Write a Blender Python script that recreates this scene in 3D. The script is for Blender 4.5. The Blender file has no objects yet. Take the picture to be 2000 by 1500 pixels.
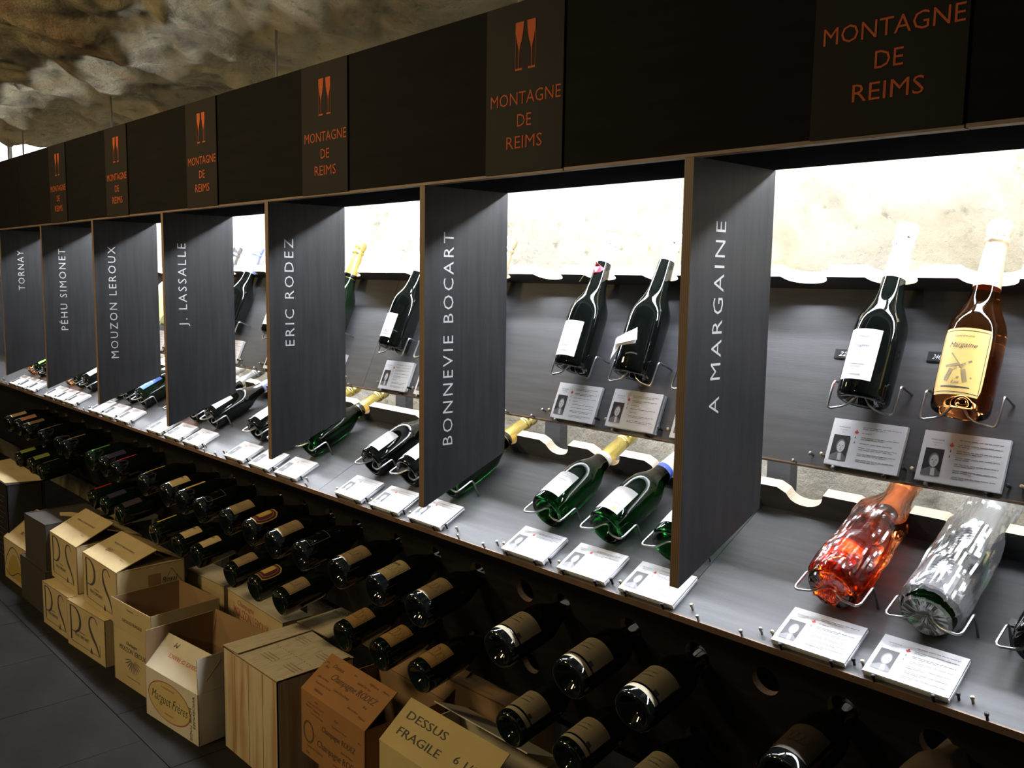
import bpy, math, random
from math import sin, cos, pi, radians, sqrt
from mathutils import Vector, Matrix, noise

S = bpy.context.scene
COL = S.collection
random.seed(7)

# ---------------------------------------------------------------- camera
EYE = 1.5
cd = bpy.data.cameras.new('camera')
cam = bpy.data.objects.new('camera', cd)
COL.objects.link(cam)
YAW, PITCH, ROLL, FPX = 0.8183, 0.1164, 0.0149, 1765.1
cd.sensor_fit = 'HORIZONTAL'
cd.sensor_width = 36.0
cd.lens = FPX / 2000 * 36.0
cd.clip_start = 0.02
fwd = Vector((-sin(YAW) * cos(PITCH), cos(YAW) * cos(PITCH), -sin(PITCH)))
rt = Vector((cos(YAW), sin(YAW), 0))
upv = rt.cross(fwd)
rt2 = cos(ROLL) * rt + sin(ROLL) * upv
up2 = -sin(ROLL) * rt + cos(ROLL) * upv
cam.matrix_world = Matrix(((rt2.x, up2.x, -fwd.x, 0), (rt2.y, up2.y, -fwd.y, 0), (rt2.z, up2.z, -fwd.z, EYE), (0, 0, 0, 1)))
S.camera = cam

# ---------------------------------------------------------------- world, exposure, room lamps, added fill lights
S.view_settings.view_transform = 'Standard'
S.view_settings.look = 'None'
S.view_settings.gamma = 1.0
S.view_settings.use_curve_mapping = False
S.view_settings.exposure = 0.0
S.cycles.use_denoising = True
S.cycles.max_bounces = 10
S.cycles.transparent_max_bounces = 12
S.cycles.sample_clamp_indirect = 6.0
S.cycles.blur_glossy = 0.3
w = bpy.data.worlds.new('world')
S.world = w
w.use_nodes = True
w.node_tree.nodes['Background'].inputs[0].default_value = (1.0, 0.8, 0.5, 1)
w.node_tree.nodes['Background'].inputs[1].default_value = 0.02

TUBE_UP = 300.0      # strength of the tubes over the upper shelf
TUBE_LOW = 25.0     # strength of the tubes under the upper shelf
ROOM = 25.0          # warm room lamps, W
RIM_FILL = 9.0         # added cool fill for glints on the bottle rims


def area(name, loc, target, sx, sy, power, color):
    l = bpy.data.lights.new(name, 'AREA')
    l.shape = 'RECTANGLE'
    l.size = sx
    l.size_y = sy
    l.energy = power
    l.color = color
    o = bpy.data.objects.new(name, l)
    COL.objects.link(o)
    o.location = loc
    d = Vector(target) - Vector(loc)
    o.rotation_euler = d.to_track_quat('-Z', 'Y').to_euler()
    return o


area('room_lamp', (-2.9, -0.6, 2.2), (-2.8, 1.4, 0.2), 0.5, 0.3, ROOM, (1.0, 0.74, 0.38))
area('room_lamp', (-5.2, -0.5, 2.3), (-5.0, 1.4, 0.2), 0.5, 0.3, ROOM * 0.6, (1.0, 0.74, 0.38))
area('vault_fill', (-1.6, -1.6, 1.9), (-2.6, 1.0, 2.2), 0.3, 0.15, ROOM * 0.32, (1.0, 0.86, 0.5))  # added warm fill that brings out the vault relief, not a fixture
area('rim_fill', (-1.2, -0.1, 2.25), (-1.2, 1.2, 0.9), 2.4, 0.06, RIM_FILL * 0.12, (0.85, 0.9, 1.0))  # added strip for cool glints on the bottle rims, not a fixture


# ---------------------------------------------------------------- materials
def mat(name, col, rough=0.5, metal=0.0, spec=0.5, coat=0.0, trans=0.0, ior=1.45, emit=None, estr=0.0):
    m = bpy.data.materials.new(name)
    m.use_nodes = True
    b = m.node_tree.nodes['Principled BSDF']
    b.inputs['Base Color'].default_value = (*col, 1)
    b.inputs['Roughness'].default_value = rough
    b.inputs['Metallic'].default_value = metal
    b.inputs['Specular IOR Level'].default_value = spec
    b.inputs['Coat Weight'].default_value = coat
    b.inputs['Coat Roughness'].default_value = 0.05
    b.inputs['Transmission Weight'].default_value = trans
    b.inputs['IOR'].default_value = ior
    if emit:
        b.inputs['Emission Color'].default_value = (*emit, 1)
        b.inputs['Emission Strength'].default_value = estr
    return m


def nodes(m):
    return m.node_tree.nodes, m.node_tree.links, m.node_tree.nodes['Principled BSDF']


def noise_mix(m, c1, c2, scale, stretch=(1, 1, 1), detail=6, lo=0.35, hi=0.65, bump=0.0, bscale=None, coord='Object'):
    n, l, b = nodes(m)
    tc = n.new('ShaderNodeTexCoord')
    mp = n.new('ShaderNodeMapping')
    mp.inputs['Scale'].default_value = stretch
    l.new(tc.outputs[coord], mp.inputs[0])
    t = n.new('ShaderNodeTexNoise')
    t.inputs['Scale'].default_value = scale
    t.inputs['Detail'].default_value = detail
    l.new(mp.outputs[0], t.inputs['Vector'])
    r = n.new('ShaderNodeValToRGB')
    r.color_ramp.elements[0].position = lo
    r.color_ramp.elements[1].position = hi
    r.color_ramp.elements[0].color = (*c1, 1)
    r.color_ramp.elements[1].color = (*c2, 1)
    l.new(t.outputs['Fac'], r.inputs[0])
    l.new(r.outputs[0], b.inputs['Base Color'])
    if bump:
        t2 = n.new('ShaderNodeTexNoise')
        t2.inputs['Scale'].default_value = bscale or scale * 3
        t2.inputs['Detail'].default_value = 6
        l.new(mp.outputs[0], t2.inputs['Vector'])
        bp = n.new('ShaderNodeBump')
        bp.inputs['Strength'].default_value = bump
        bp.inputs['Distance'].default_value = 0.01
        l.new(t2.outputs['Fac'], bp.inputs['Height'])
        l.new(bp.outputs[0], b.inputs['Normal'])
    return r


M = {}
M['laminate'] = mat('black stained plywood', (0.05, 0.051, 0.055), 0.5, spec=0.4)
noise_mix(M['laminate'], (0.055, 0.056, 0.060), (0.078, 0.079, 0.084), 6, (1, 14, 14), 5, 0.3, 0.7, 0.05, 40)
M['divider'] = mat('dark stained wood grain', (0.02, 0.02, 0.021), 0.5, spec=0.15)
noise_mix(M['divider'], (0.008, 0.008, 0.009), (0.015, 0.015, 0.016), 7, (1, 11, 0.7), 7, 0.3, 0.72, 0.06, 60)
M['rack'] = mat('black painted board', (0.02, 0.019, 0.018), 0.6, spec=0.15)
noise_mix(M['rack'], (0.008, 0.0075, 0.007), (0.015, 0.014, 0.013), 9, (1, 6, 6), 4)
M['fascia'] = mat('black fascia board', (0.011, 0.010, 0.009), 0.7, spec=0.08)
noise_mix(M['fascia'], (0.004, 0.0038, 0.0034), (0.0065, 0.006, 0.0053), 5, (1, 1, 10), 4)
M['soffit'] = mat('matt black soffit', (0.009, 0.009, 0.010), 1.0, spec=0.0)
M['sign'] = mat('dark brown sign panel', (0.010, 0.007, 0.0045), 0.6, spec=0.15)
M['orange'] = mat('orange sign lettering', (0.52, 0.105, 0.03), 0.7, spec=0.2)
M['silver_text'] = mat('silver grey lettering', (0.36, 0.36, 0.36), 0.5)
# plywood edge: thin brown layers
def ply(name, c1, c2, sc, axis):
    m = mat(name, c1, 0.55)
    n, l, b = nodes(m)
    tc = n.new('ShaderNodeTexCoord')
    wv = n.new('ShaderNodeTexWave')
    wv.bands_direction = axis
    wv.inputs['Scale'].default_value = sc
    wv.inputs['Distortion'].default_value = 0.6
    l.new(tc.outputs['Object'], wv.inputs['Vector'])
    r = n.new('ShaderNodeValToRGB')
    r.color_ramp.elements[0].color = (*c1, 1)
    r.color_ramp.elements[1].color = (*c2, 1)
    l.new(wv.outputs['Fac'], r.inputs[0])
    l.new(r.outputs[0], b.inputs['Base Color'])
    return m
M['edge_x'] = ply('brown plywood edge', (0.13, 0.08, 0.045), (0.24, 0.155, 0.09), 90, 'X')
M['edge'] = mat('brown edge band', (0.10, 0.06, 0.035), 0.5)
noise_mix(M['edge'], (0.16, 0.095, 0.058), (0.24, 0.15, 0.095), 14, (1, 1, 1), 3)
M['birch'] = ply('birch plywood edge', (0.74, 0.60, 0.42), (0.88, 0.78, 0.62), 120, 'Z')
M['steel'] = mat('brushed steel wire', (0.55, 0.55, 0.56), 0.28, metal=1.0)
M['brass'] = mat('brass pin', (0.7, 0.62, 0.45), 0.3, metal=1.0)
M['blackplastic'] = mat('black plastic clip', (0.01, 0.01, 0.012), 0.4)
M['paper'] = mat('white printed card', (0.66, 0.66, 0.69), 0.5)
M['ink'] = mat('grey ink', (0.22, 0.22, 0.24), 0.6)
M['inkdark'] = mat('black ink', (0.03, 0.03, 0.035), 0.6)
M['red'] = mat('red ink', (0.6, 0.04, 0.03), 0.6)
M['photo_dark'] = mat('photo dark tone', (0.010, 0.009, 0.011), 0.5)
M['photo_mid'] = mat('photo skin tone', (0.5, 0.49, 0.5), 0.5)
M['photo_soft'] = mat('photo cloth tone', (0.12, 0.115, 0.13), 0.4)
M['lamp'] = mat('lit fluorescent tube', (1, 1, 1), 0.5, emit=(0.88, 0.93, 1.0), estr=TUBE_UP)
M['lamp_low'] = mat('lit lower tube', (1, 1, 1), 0.5, emit=(0.88, 0.93, 1.0), estr=TUBE_LOW)
M['white_metal'] = mat('white enamel', (0.7, 0.7, 0.7), 0.4)
M['g_black'] = mat('black bottle glass', (0.0025, 0.0035, 0.003), 0.035, spec=0.6, ior=1.52)
M['g_dark'] = mat('dark green bottle glass', (0.003, 0.007, 0.0035), 0.04, spec=0.55, ior=1.52)
M['g_green'] = mat('green bottle glass', (0.004, 0.045, 0.008), 0.0, trans=1.0, ior=1.33)
M['g_rose'] = mat('rose wine in clear glass', (1.0, 0.36, 0.10), 0.0, trans=1.0, ior=1.33)
M['g_red'] = mat('amber wine in clear glass', (1.0, 0.27, 0.045), 0.0, trans=1.0, ior=1.33)
M['g_yellow'] = mat('frosted yellow green glass', (0.55, 0.6, 0.25), 0.25, spec=0.5)


def film(name, tint, gloss, milky=0.0):
    m = bpy.data.materials.new(name)
    m.use_nodes = True
    n, l = m.node_tree.nodes, m.node_tree.links
    n.remove(n['Principled BSDF'])
    out = n['Material Output']
    tr = n.new('ShaderNodeBsdfTransparent')
    tr.inputs[0].default_value = (*tint, 1)
    gl = n.new('ShaderNodeBsdfGlossy')
    gl.inputs['Roughness'].default_value = 0.13
    fr = n.new('ShaderNodeFresnel')
    fr.inputs[0].default_value = 1.6
    tc = n.new('ShaderNodeTexCoord')
    t = n.new('ShaderNodeTexNoise')
    t.inputs['Scale'].default_value = 17
    t.inputs['Detail'].default_value = 1.5
    l.new(tc.outputs['Object'], t.inputs['Vector'])
    bp = n.new('ShaderNodeBump')
    bp.inputs['Strength'].default_value = 0.6
    bp.inputs['Distance'].default_value = 0.008
    l.new(t.outputs['Fac'], bp.inputs['Height'])
    l.new(bp.outputs[0], gl.inputs['Normal'])
    l.new(bp.outputs[0], fr.inputs['Normal'])
    ma = n.new('ShaderNodeMath')
    ma.operation = 'MULTIPLY_ADD'
    ma.use_clamp = True
    ma.inputs[1].default_value = 1.0
    ma.inputs[2].default_value = gloss
    l.new(fr.outputs[0], ma.inputs[0])
    mx = n.new('ShaderNodeMixShader')
    l.new(ma.outputs[0], mx.inputs[0])
    l.new(tr.outputs[0], mx.inputs[1])
    l.new(gl.outputs[0], mx.inputs[2])
    last = mx
    if milky:
        df = n.new('ShaderNodeBsdfDiffuse')
        df.inputs[0].default_value = (0.85, 0.87, 0.92, 1)
        m2_ = n.new('ShaderNodeMixShader')
        m2_.inputs[0].default_value = milky
        l.new(mx.outputs[0], m2_.inputs[1])
        l.new(df.outputs[0], m2_.inputs[2])
        last = m2_
    l.new(last.outputs[0], out.inputs[0])
    return m
M['film_clear'] = film('clear crumpled film', (0.95, 0.96, 0.98), 0.36, 0.10)
M['film_amber'] = film('amber crumpled film', (1.0, 0.55, 0.32), 0.04)

FOILS = {
    'gold': mat('gold foil', (0.88, 0.70, 0.22), 0.24, metal=0.8),
    'palegold': mat('pale gold foil', (0.85, 0.66, 0.42), 0.35, metal=0.7),
    'white': mat('white foil', (0.8, 0.78, 0.74), 0.4),
    'silver': mat('silver grey foil', (0.45, 0.46, 0.47), 0.3, metal=0.9),
    'blue': mat('pale blue foil', (0.3, 0.36, 0.75), 0.35, metal=0.4),
    'black': mat('black foil', (0.012, 0.012, 0.013), 0.35),
    'brown': mat('brown foil', (0.07, 0.03, 0.02), 0.4),
    'clear': mat('dark glass collar', (0.02, 0.025, 0.02), 0.15),
}
PAPERS = {}


def paper(col, rough=0.55):
    k = tuple(col)
    if k not in PAPERS:
        m = mat('label paper', col, rough)
        n, l, b = nodes(m)
        noise_mix(m, tuple(c * 0.9 for c in col), col, 60, (1, 1, 1), 3, 0.3, 0.7)
        PAPERS[k] = m
    return PAPERS[k]


# ---------------------------------------------------------------- mesh builder
class MB:
    def __init__(self):
        self.v, self.f, self.m, self.mats = [], [], [], []

    def mi(self, m):
        if m not in self.mats:
            self.mats.append(m)
        return self.mats.index(m)

    def add(self, vs, fs, m):
        if not self.v:
            self.first = (len(vs), len(fs))
        o = len(self.v)
        i = self.mi(m)
        self.v += [tuple(p) for p in vs]
        for f in fs:
            self.f.append(tuple(o + k for k in f))
            self.m.append(i)

    def box(self, lo, hi, m, T=None):
        x0, y0, z0 = lo
        x1, y1, z1 = hi
        vs = [Vector(p) for p in ((x0, y0, z0), (x1, y0, z0), (x1, y1, z0), (x0, y1, z0), (x0, y0, z1), (x1, y0, z1), (x1, y1, z1), (x0, y1, z1))]
        if T:
            vs = [T(p) for p in vs]
        self.add(vs, [(0, 3, 2, 1), (4, 5, 6, 7), (0, 1, 5, 4), (1, 2, 6, 5), (2, 3, 7, 6), (3, 0, 4, 7)], m)

    def plate(self, c, th, m, mback=None):
        """thin plate: corners c (4, ccw seen from the front), thickness th behind"""
        c = [Vector(p) for p in c]
        n = (c[1] - c[0]).cross(c[3] - c[0]).normalized()
        b = [p - n * th for p in c]
        self.add(c, [(0, 1, 2, 3)], m)
        self.add(b, [(3, 2, 1, 0)], mback or m)
        for i in range(4):
            j = (i + 1) % 4
            self.add([c[i], c[j], b[j], b[i]], [(0, 3, 2, 1)], mback or m)

    def tube(self, pts, r, m, seg=8, closed=False):
        pts = [Vector(p) for p in pts]
        rings = []
        prev = None
        for i, p in enumerate(pts):
            a = pts[max(0, i - 1)]
            b = pts[min(len(pts) - 1, i + 1)]
            t = (b - a).normalized()
            if prev is None:
                u = t.orthogonal().normalized()
            else:
                u = (prev - t * prev.dot(t)).normalized()
            prev = u
            w_ = t.cross(u)
            rings.append([p + r * (cos(2 * pi * k / seg) * u + sin(2 * pi * k / seg) * w_) for k in range(seg)])
        vs = [q for R_ in rings for q in R_]
        fs = []
        for i in range(len(rings) - 1):
            for k in range(seg):
                k2 = (k + 1) % seg
                fs.append((i * seg + k, i * seg + k2, (i + 1) * seg + k2, (i + 1) * seg + k))
        fs.append(tuple(reversed(range(seg))))
        fs.append(tuple((len(rings) - 1) * seg + k for k in range(seg)))
        self.add(vs, fs, m)

    def lathe(self, prof, m, seg=32, T=None):
        vs, fs = [], []
        for z, r in prof:
            for k in range(seg):
                a = 2 * pi * k / seg
                p = Vector((max(r, 1e-5) * cos(a), max(r, 1e-5) * sin(a), z))
                vs.append(T(p) if T else p)
        for i in range(len(prof) - 1):
            for k in range(seg):
                k2 = (k + 1) % seg
                fs.append((i * seg + k, i * seg + k2, (i + 1) * seg + k2, (i + 1) * seg + k))
        self.add(vs, fs, m)

    def mesh(self, name, smooth=False):
        me = bpy.data.meshes.new(name)
        me.from_pydata(self.v, [], self.f)
        for m in self.mats:
            me.materials.append(m)
        me.polygons.foreach_set('material_index', self.m)
        if smooth:
            me.polygons.foreach_set('use_smooth', [True] * len(me.polygons))
        me.update()
        return me

    def obj(self, name, parent=None, smooth=False, loc=None):
        return link(name, self.mesh(name, smooth), parent)


def link(name, data, parent=None):
    o = bpy.data.objects.new(name, data)
    COL.objects.link(o)
    if parent:
        o.parent = parent
    return o


def tag(o, label=None, cat=None, group=None, kind=None):
    if label:
        o['label'] = label
    if cat:
        o['category'] = cat
    if group:
        o['group'] = group
    if kind:
        o['kind'] = kind
    return o


MW = {}


def empty(name, mtx=None, label=None, cat=None, group=None):
    o = bpy.data.objects.new(name, None)
    o.empty_display_size = 0.05
    COL.objects.link(o)
    if mtx is not None:
        o.matrix_basis = mtx
        MW[o.name] = mtx.copy()
    return tag(o, label, cat, group)


# ---------------------------------------------------------------- lettering
_T = {}


def text(s, italic=0.0, track=1.0, thin=0.0):
    """2-D triangulated lettering, cap height 1, left at x=0, baseline y=0 -> (verts, faces, width)"""
    k = (s, italic, track, thin)
    if k in _T:
        return _T[k]
    c = bpy.data.curves.new('t', 'FONT')
    c.body = s
    c.size = 1.0
    c.resolution_u = 2
    c.space_character = track
    c.shear = italic
    c.offset = thin
    o = bpy.data.objects.new('t', c)
    COL.objects.link(o)
    dg = bpy.context.evaluated_depsgraph_get()
    me = bpy.data.meshes.new_from_object(o.evaluated_get(dg))
    vs = [(v.co.x, v.co.y) for v in me.vertices]
    fs = [tuple(p.vertices) for p in me.polygons]
    bpy.data.objects.remove(o)
    bpy.data.curves.remove(c)
    bpy.data.meshes.remove(me)
    cap = 0.73
    if vs:
        x0 = min(p[0] for p in vs)
        x1 = max(p[0] for p in vs)
    else:
        x0 = x1 = 0
    vs = [((x - x0) / cap, y / cap) for x, y in vs]
    _T[k] = (vs, fs, (x1 - x0) / cap)
    return _T[k]


def put_text(mb, s, O, U, V, h, m, width=None, align='L', italic=0.0, track=1.0, eps=0.0005, thin=0.0, fn=None):
    """lettering with cap height h; U, V unit vectors, O origin; width stretches it"""
    vs, fs, w_ = text(s, italic, track, thin)
    if not vs:
        return
    sx = (width / w_) if width else h
    tw = w_ * sx
    off = {'L': 0, 'C': -tw / 2, 'R': -tw}[align]
    if fn:
        P = [fn(x * sx + off, y * h) for x, y in vs]
    else:
        U, V, O = Vector(U), Vector(V), Vector(O)
        N = U.cross(V).normalized() * eps
        P = [O + U * (x * sx + off) + V * (y * h) + N for x, y in vs]
    mb.add(P, fs, m)


def ribbon(mb, pts, widths, fn, m):
    """2-D stroke of varying width mapped through fn(x, y)"""
    n = len(pts)
    L, R_ = [], []
    for i in range(n):
        a = pts[max(0, i - 1)]
        b = pts[min(n - 1, i + 1)]
        dx, dy = b[0] - a[0], b[1] - a[1]
        q = sqrt(dx * dx + dy * dy) or 1
        nx, ny = -dy / q, dx / q
        w_ = widths[i] if isinstance(widths, (list, tuple)) else widths
        L.append(fn(pts[i][0] + nx * w_ / 2, pts[i][1] + ny * w_ / 2))
        R_.append(fn(pts[i][0] - nx * w_ / 2, pts[i][1] - ny * w_ / 2))
    vs = L + R_
    mb.add(vs, [(i, n + i, n + i + 1, i + 1) for i in range(n - 1)], m)


# ================================================================ GEOMETRY CONSTANTS (metres; X runs along the display, Y into the wall)
HY = 1.147                       # front of header and dividers
YB = 1.378                       # back of header soffit and dividers
ZHB, ZHT = EYE + 0.187, EYE + 0.488
XL, XR = -7.6, 0.75
DIVX = [-0.849, -1.511, -2.170, -2.840, -3.468, -4.082, -4.705, -5.37]
UP = dict(y=1.4726, z=EYE - 0.3239, t=1.1668)
LO = dict(y=1.3198, z=EYE - 0.6087, t=0.4615)
PLEN, EU = 0.362, 0.345


def fr(row):
    y, z, t = row['y'], row['z'], row['t']
    return lambda p: Vector((p[0], y + p[1] * cos(t) - p[2] * sin(t), z + p[1] * sin(t) + p[2] * cos(t)))


def bottle_matrix(row, x, d, h=0.0465, spin=0.0, lean=0.0):
    t = row['t']
    o = fr(row)((x, d, h))
    R_ = Matrix(((1, 0, 0), (0, sin(t), cos(t)), (0, -cos(t), sin(t))))
    R_ = R_ @ Matrix.Rotation(lean, 3, 'Y') @ Matrix.Rotation(spin, 3, 'Z')
    return Matrix.Translation(o) @ R_.to_4x4()


SLOT = {}
for (b, s), x in {(0, 1): -.705, (0, 2): -.546, (0, 3): -.382, (-1, 1): -1.379, (-1, 2): -1.207, (-1, 3): -1.040, (-2, 1): -2.066, (-2, 2): -1.899, (-2, 3): -1.728,
                  (-3, 1): -2.745, (-3, 2): -2.575, (-3, 3): -2.407, (-4, 1): -3.407, (-4, 2): -3.241, (-4, 3): -3.074, (-5, 1): -4.057, (-5, 2): -3.897, (-5, 3): -3.733,
                  (-6, 1): -4.691, (-6, 2): -4.535, (-6, 3): -4.382, (-7, 1): -5.300, (-7, 2): -5.146, (-7, 3): -4.990}.items():
    SLOT[(b, s)] = x
for b in range(0, -8, -1):
    SLOT[(b, 0)] = SLOT[(b, 1)] - 0.166
SLOT[(1, 0)] = -0.217
BAYNAME = {0: 'right of the nearest divider', -1: 'one bay left of nearest divider', -2: 'two bays left of nearest divider', -3: 'three bays left of nearest divider',
           -4: 'four bays left of nearest divider', -5: 'five bays left of nearest divider', -6: 'six bays left of nearest divider', -7: 'in leftmost bay'}
ORD = {0: 'first', 1: 'left', 2: 'middle', 3: 'right'}

# ================================================================ SETTING
# ---- floor with tiles
fl = MB()
fl.box((-9.5, -3.2, -0.06), (1.6, 2.2, -0.006), mat('grout', (0.02, 0.02, 0.02), 0.8))
floor = tag(fl.obj('floor'), 'dark grey tiled floor in front of the rack', kind='structure')
M['tile'] = mat('dark grey floor tile', (0.05, 0.05, 0.052), 0.8, spec=0.12)
noise_mix(M['tile'], (0.010, 0.0098, 0.0095), (0.018, 0.0175, 0.017), 5, (1, 1, 1), 8, 0.3, 0.7, 0.15, 30)
TS = 0.45
tm = MB()
tm.box((0.0015, 0.0015, -0.008), (TS - 0.0015, TS - 0.0015, 0.0), M['tile'])
tme = tm.mesh('tile')
for i in range(-21, 4):
    for j in range(-7, 4):
        o = link('tile', tme, floor)
        o.location = (i * TS + 0.1 + (0.225 if j % 2 else 0), 1.03 + j * TS, random.uniform(-0.0006, 0.0))

# ---- rock wall and vault
prof_pts = [(1.98, -0.02), (1.93, 0.5), (1.90, 1.0), (1.86, 1.4), (1.85, 1.70), (1.76, 1.93), (1.50, 2.07), (1.2, 2.13), (0.8, 2.22), (0.3, 2.34), (-0.3, 2.42), (-1.0, 2.4), (-1.8, 2.22), (-2.5, 1.8), (-2.95, 1.0), (-3.05, -0.02)]


def catmull(P, n):
    out = []
    for i in range(len(P) - 1):
        p0, p1, p2, p3 = P[max(0, i - 1)], P[i], P[i + 1], P[min(len(P) - 1, i + 2)]
        for k in range(n):
            t = k / n
            out.append(tuple(0.5 * ((2 * p1[a]) + (-p0[a] + p2[a]) * t + (2 * p0[a] - 5 * p1[a] + 4 * p2[a] - p3[a]) * t * t + (-p0[a] + 3 * p1[a] - 3 * p2[a] + p3[a]) * t ** 3) for a in (0, 1)))
    out.append(P[-1])
    return out


def resample(P, step):
    out = [P[0]]
    for p in P[1:]:
        if math.dist(p, out[-1]) >= step:
            out.append(p)
    return out


full = catmull(prof_pts, 40)
near = [p for p in full if p[0] > 0.2 and p[1] > 0.85]
back = [p for p in full if not (p[0] > 0.2 and p[1] > 0.85)]


def rock(p, amp=1.0):
    q = Vector(p)
    a = noise.fractal(q * 1.7 + Vector((3.1, 0, 0)), 0.9, 2.0, 4) * 0.075
    q2 = Vector((q.x * 0.8 + 0.9 * q.y, q.y * 0.9 - q.x * 0.45, q.z))
    b = noise.ridged_multi_fractal(q2 * 3.1, 0.9, 2.1, 5, 1.0, 2.0) * 0.022
    c_ = noise.fractal(q * 13, 0.8, 2.0, 4) * 0.012
    return (a + b + c_ - 0.02) * amp


def rock_strip(name, P, xs, cut=None, amp=1.0, m='rock'):
    mb = MB()
    vs, idx = [], {}
    n = len(P)
    for i, x in enumerate(xs):
        for j in range(n):
            y, z = P[j]
            a = P[max(0, j - 1)]
            b_ = P[min(n - 1, j + 1)]
            ty, tz = b_[0] - a[0], b_[1] - a[1]
            q = sqrt(ty * ty + tz * tz) or 1
            ny, nz = -tz / q, ty / q          # inward
            k = min(1.0, max(0.25, (z - 1.0) / 0.9)) * amp
            d = rock((x, y, z)) * k - 0.02
            # a deep dark hollow and a few boulders in the vault
            for hx, hy_, hz, r, dep in ((-3.04, 1.13, 2.13, 0.11, -0.05), (-2.45, 1.0, 2.15, 0.10, 0.02), (-3.7, 0.95, 2.2, 0.16, 0.035), (-2.7, 0.7, 2.24, 0.13, -0.03)):
                rr = sqrt((x - hx) ** 2 + ((y - hy_) * 1.4) ** 2 + ((z - hz) * 1.1) ** 2) / r
                if rr < 1.6:
                    d += dep * math.exp(-rr * rr * 1.3) + 0.02 * noise.noise(Vector((x, y, z)) * 14) * math.exp(-rr * rr)
            vs.append((x, y + ny * d, z + nz * d))
    fs = []
    for i in range(len(xs) - 1):
        for j in range(n - 1):
            if cut and cut(xs[i], P[j]):
                continue
            fs.append((i * n + j, i * n + j + 1, (i + 1) * n + j + 1, (i + 1) * n + j))
    mb.add(vs, fs, M[m])
    return mb.obj(name, None, True)


M['rock'] = mat('cave limestone', (0.3, 0.26, 0.17), 0.9, spec=0.15)
n_, l_, b_ = nodes(M['rock'])
tc = n_.new('ShaderNodeTexCoord')


def tex(scale, detail=8, dist=0.0, rough=0.6):
    t = n_.new('ShaderNodeTexNoise')
    t.inputs['Scale'].default_value = scale
    t.inputs['Detail'].default_value = detail
    t.inputs['Distortion'].default_value = dist
    t.inputs['Roughness'].default_value = rough
    l_.new(tc.outputs['Object'], t.inputs['Vector'])
    return t


def ramp(src, stops):
    r = n_.new('ShaderNodeValToRGB')
    while len(r.color_ramp.elements) < len(stops):
        r.color_ramp.elements.new(0.5)
    for e, (p, c) in zip(r.color_ramp.elements, stops):
        e.position = p
        e.color = (*c, 1)
    l_.new(src, r.inputs[0])
    return r


def mixc(fac, a, b, mode='MIX'):
    x = n_.new('ShaderNodeMixRGB')
    x.blend_type = mode
    if isinstance(fac, float):
        x.inputs[0].default_value = fac
    else:
        l_.new(fac, x.inputs[0])
    for i, s_ in ((1, a), (2, b)):
        if isinstance(s_, tuple):
            x.inputs[i].default_value = (*s_, 1)
        else:
            l_.new(s_, x.inputs[i])
    return x


base = ramp(tex(2.2, 10, 0.8).outputs['Fac'], [(0.3, (0.20, 0.17, 0.11)), (0.47, (0.34, 0.29, 0.18)), (0.62, (0.42, 0.36, 0.23)), (0.8, (0.5, 0.42, 0.27))])
dk = ramp(tex(1.7, 7, 1.2).outputs['Fac'], [(0.52, (0, 0, 0)), (0.62, (1, 1, 1))])
m1 = mixc(dk.outputs[0], base.outputs[0], (0.17, 0.145, 0.095))
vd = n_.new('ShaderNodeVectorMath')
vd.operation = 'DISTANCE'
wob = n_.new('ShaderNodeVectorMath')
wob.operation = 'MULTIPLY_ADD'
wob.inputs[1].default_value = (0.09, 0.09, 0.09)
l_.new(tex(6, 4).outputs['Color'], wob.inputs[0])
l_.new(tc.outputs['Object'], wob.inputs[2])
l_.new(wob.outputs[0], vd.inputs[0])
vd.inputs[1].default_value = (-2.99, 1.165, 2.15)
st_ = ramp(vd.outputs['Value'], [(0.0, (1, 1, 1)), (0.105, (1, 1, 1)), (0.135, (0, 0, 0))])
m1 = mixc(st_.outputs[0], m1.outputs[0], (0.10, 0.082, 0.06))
rs = ramp(tex(3.4, 6, 0.5).outputs['Fac'], [(0.60, (0, 0, 0)), (0.7, (1, 1, 1))])
m2 = mixc(rs.outputs[0], m1.outputs[0], (0.36, 0.22, 0.12))
pt_ = ramp(tex(26, 4).outputs['Fac'], [(0.27, (0.3, 0.3, 0.3)), (0.4, (1, 1, 1))])
m3 = mixc(0.6, m2.outputs[0], pt_.outputs[0], 'MULTIPLY')
l_.new(m3.outputs[0], b_.inputs['Base Color'])
bm1 = n_.new('ShaderNodeBump')
bm1.inputs['Strength'].default_value = 1.0
bm1.inputs['Distance'].default_value = 0.03
l_.new(tex(9, 10, 0.4, 0.65).outputs['Fac'], bm1.inputs['Height'])
bm2 = n_.new('ShaderNodeBump')
bm2.inputs['Strength'].default_value = 0.9
bm2.inputs['Distance'].default_value = 0.012
l_.new(tex(45, 8, 0.2, 0.7).outputs['Fac'], bm2.inputs['Height'])
l_.new(bm1.outputs[0], bm2.inputs['Normal'])
l_.new(bm2.outputs[0], b_.inputs['Normal'])

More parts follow.
